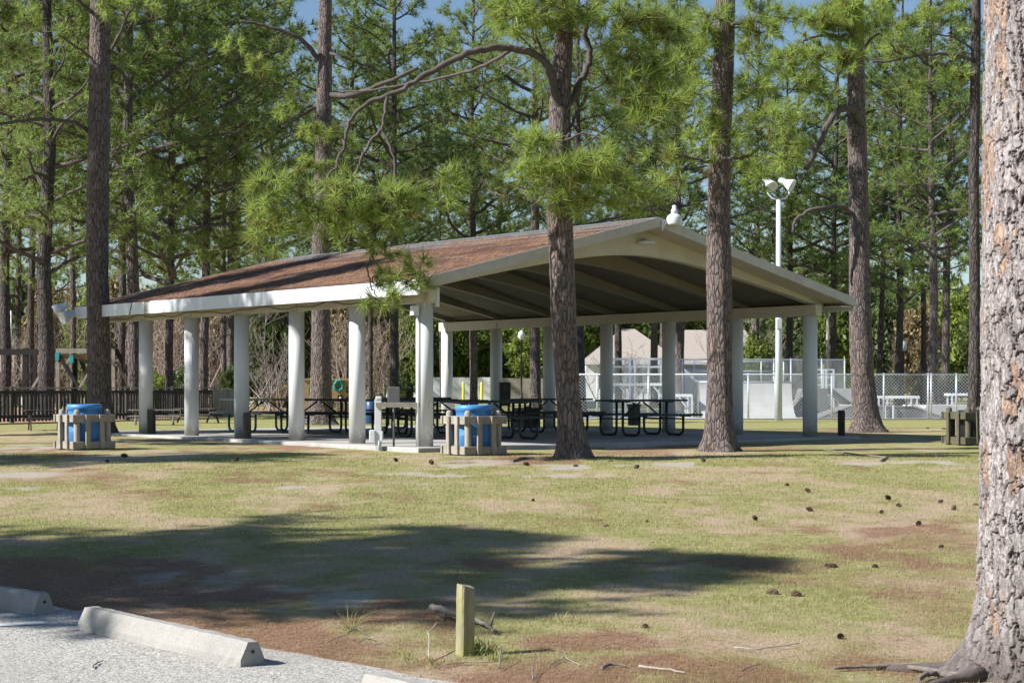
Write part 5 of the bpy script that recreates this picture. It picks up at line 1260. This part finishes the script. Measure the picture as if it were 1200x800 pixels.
stick([(506,723,.05),(520,728,.055),(536,731,.05),(558,733,.03),(568,738,.02),(579,743,.0)],.028,.012,'stick','thick grey fallen branch behind the algae stained post',[(5,-.01,-.07,0),(18,.03,.10,0)])
stick([(748,784),(765,786),(785,788),(803,792)],.013,.008,'stick_pale','pale bleached stick on the pine straw at bottom centre')
stick([(704,786),(714,782),(727,782),(734,784)],.015,.006,'stick','short dark stick left of the pale bleached one')
stick([(643,783),(652,778),(662,773),(672,779),(680,783)],.007,.004,'stick_pale','thin crooked pale twig at the bottom centre',[(6,.05,.06,0),(10,-.04,.05,0)])
stick([(861,762),(885,764),(910,761),(937,757)],.008,.004,'stick_pale','long thin pale twig on the lower right lawn')
stick([(868,790),(880,784),(893,781)],.007,.003,'stick','small dark twig at the lower right lawn')
stick([(503,775,.0),(502,764,.10),(512,757,.13),(518,755,.12)],.008,.004,'stick_pale','bent twig standing up left of the algae stained post')
stick([(520,782),(545,779),(570,779),(583,778)],.006,.003,'stick_pale','long pale needle-thin twig at the foot of the algae stained post')
stick([(585,786,.0),(587,778,.05),(586,774,.08)],.010,.004,'stick','short dark twig stub right of the algae stained post')
stick([(625,800),(624,790,.03),(628,780,.07)],.009,.004,'stick','dark broken twig standing at the bottom edge')
stick([(975,787),(1010,784),(1050,784),(1090,789),(1130,796)],.013,.022,'stick','long surface root running left from the huge trunk')
stick([(1075,800),(1085,794),(1100,793),(1125,798)],.016,.02,'stick','dark curved root at the foot of the huge trunk')
stick([(710,527),(735,526),(755,526)],.035,.03,'stick_pale','pale log lying behind the foot of the central trunk')
stick([(1032,541),(1040,537),(1000,533),(965,528)],.02,.01,'stick','dark fallen branch on the grass right of the second front trunk')
stick([(600,541),(618,537),(640,539)],.03,.015,'stick','dark root between the middle enclosure and the central trunk')
stick([(108,785),(114,779),(121,777)],.008,.004,'stick','small twig lying on the parking lot',z=.018)
for i,(px,py) in enumerate([(430,757),(405,752),(447,762),(418,745),(394,757)]):
    a=random.uniform(-20,20); stick([(px-11,py+random.uniform(-4,4)),(px,py-2,.02),(px+12,py+random.uniform(-5,5))],.006,.003,'stick',['thin twig in the debris heap at the parking edge, lowest','thin twig at the left of the debris heap','thin twig at the right of the debris heap','thin twig at the top of the debris heap','leftmost twig of the debris heap'][i])
# tall grass tufts round the post and along the edge
def tuft(px,py,n,hh,rad,label):
    p=on_ground(px,py); r=np.random.default_rng(int(px)); V=[];c=[]
    for i in range(n):
        a=r.random()*6.28; q=Vector((math.cos(a)*rad*r.random(),math.sin(a)*rad*r.random(),-.01)); h=hh*(.4+.6*r.random()); d_=Vector((r.normal()*.45,r.normal()*.45,1)).normalized()*h; s=Vector((math.cos(a+1),math.sin(a+1),0))*.0035
        m_=q+d_*.55; e=q+d_+Vector((d_.x,d_.y,-h*.25))*.5
        V+=[q+s,q-s,m_+s*.8, q-s,m_-s*.8,m_+s*.8, m_+s*.8,m_-s*.8,e]; t_=r.random()*.6; c+=[(t_,0.5 if r.random()<.12 else 0,0)]*9
    V=np.array([tuple(v) for v in V]); o=np_mesh('grass_tuft',V,np.arange(len(V)).reshape(-1,3),M['grass'],None,np.array(c)); o.location=p; tag(o,label,'grass tuft','grass tufts by the parking edge')
tuft(560,763,150,.15,.13,'bright green tuft of tall grass at the right foot of the algae stained post')
tuft(580,772,60,.10,.12,'loose grass tuft right of the algae stained post'); tuft(410,740,24,.26,.05,'sparse tall dry stems left of the bent twig'); tuft(505,778,90,.07,.2,'low grass tuft at the parking edge left of the post'); tuft(470,768,70,.06,.2,'low grass tuft above the parking edge'); tuft(660,728,60,.10,.2,'grass tuft on the lawn up and right of the post')
for o in bpy.data.objects:
    if o.type=='MESH' and o.parent is None and 'kind' not in o and 'label' not in o: print('UNTAGGED',o.name)
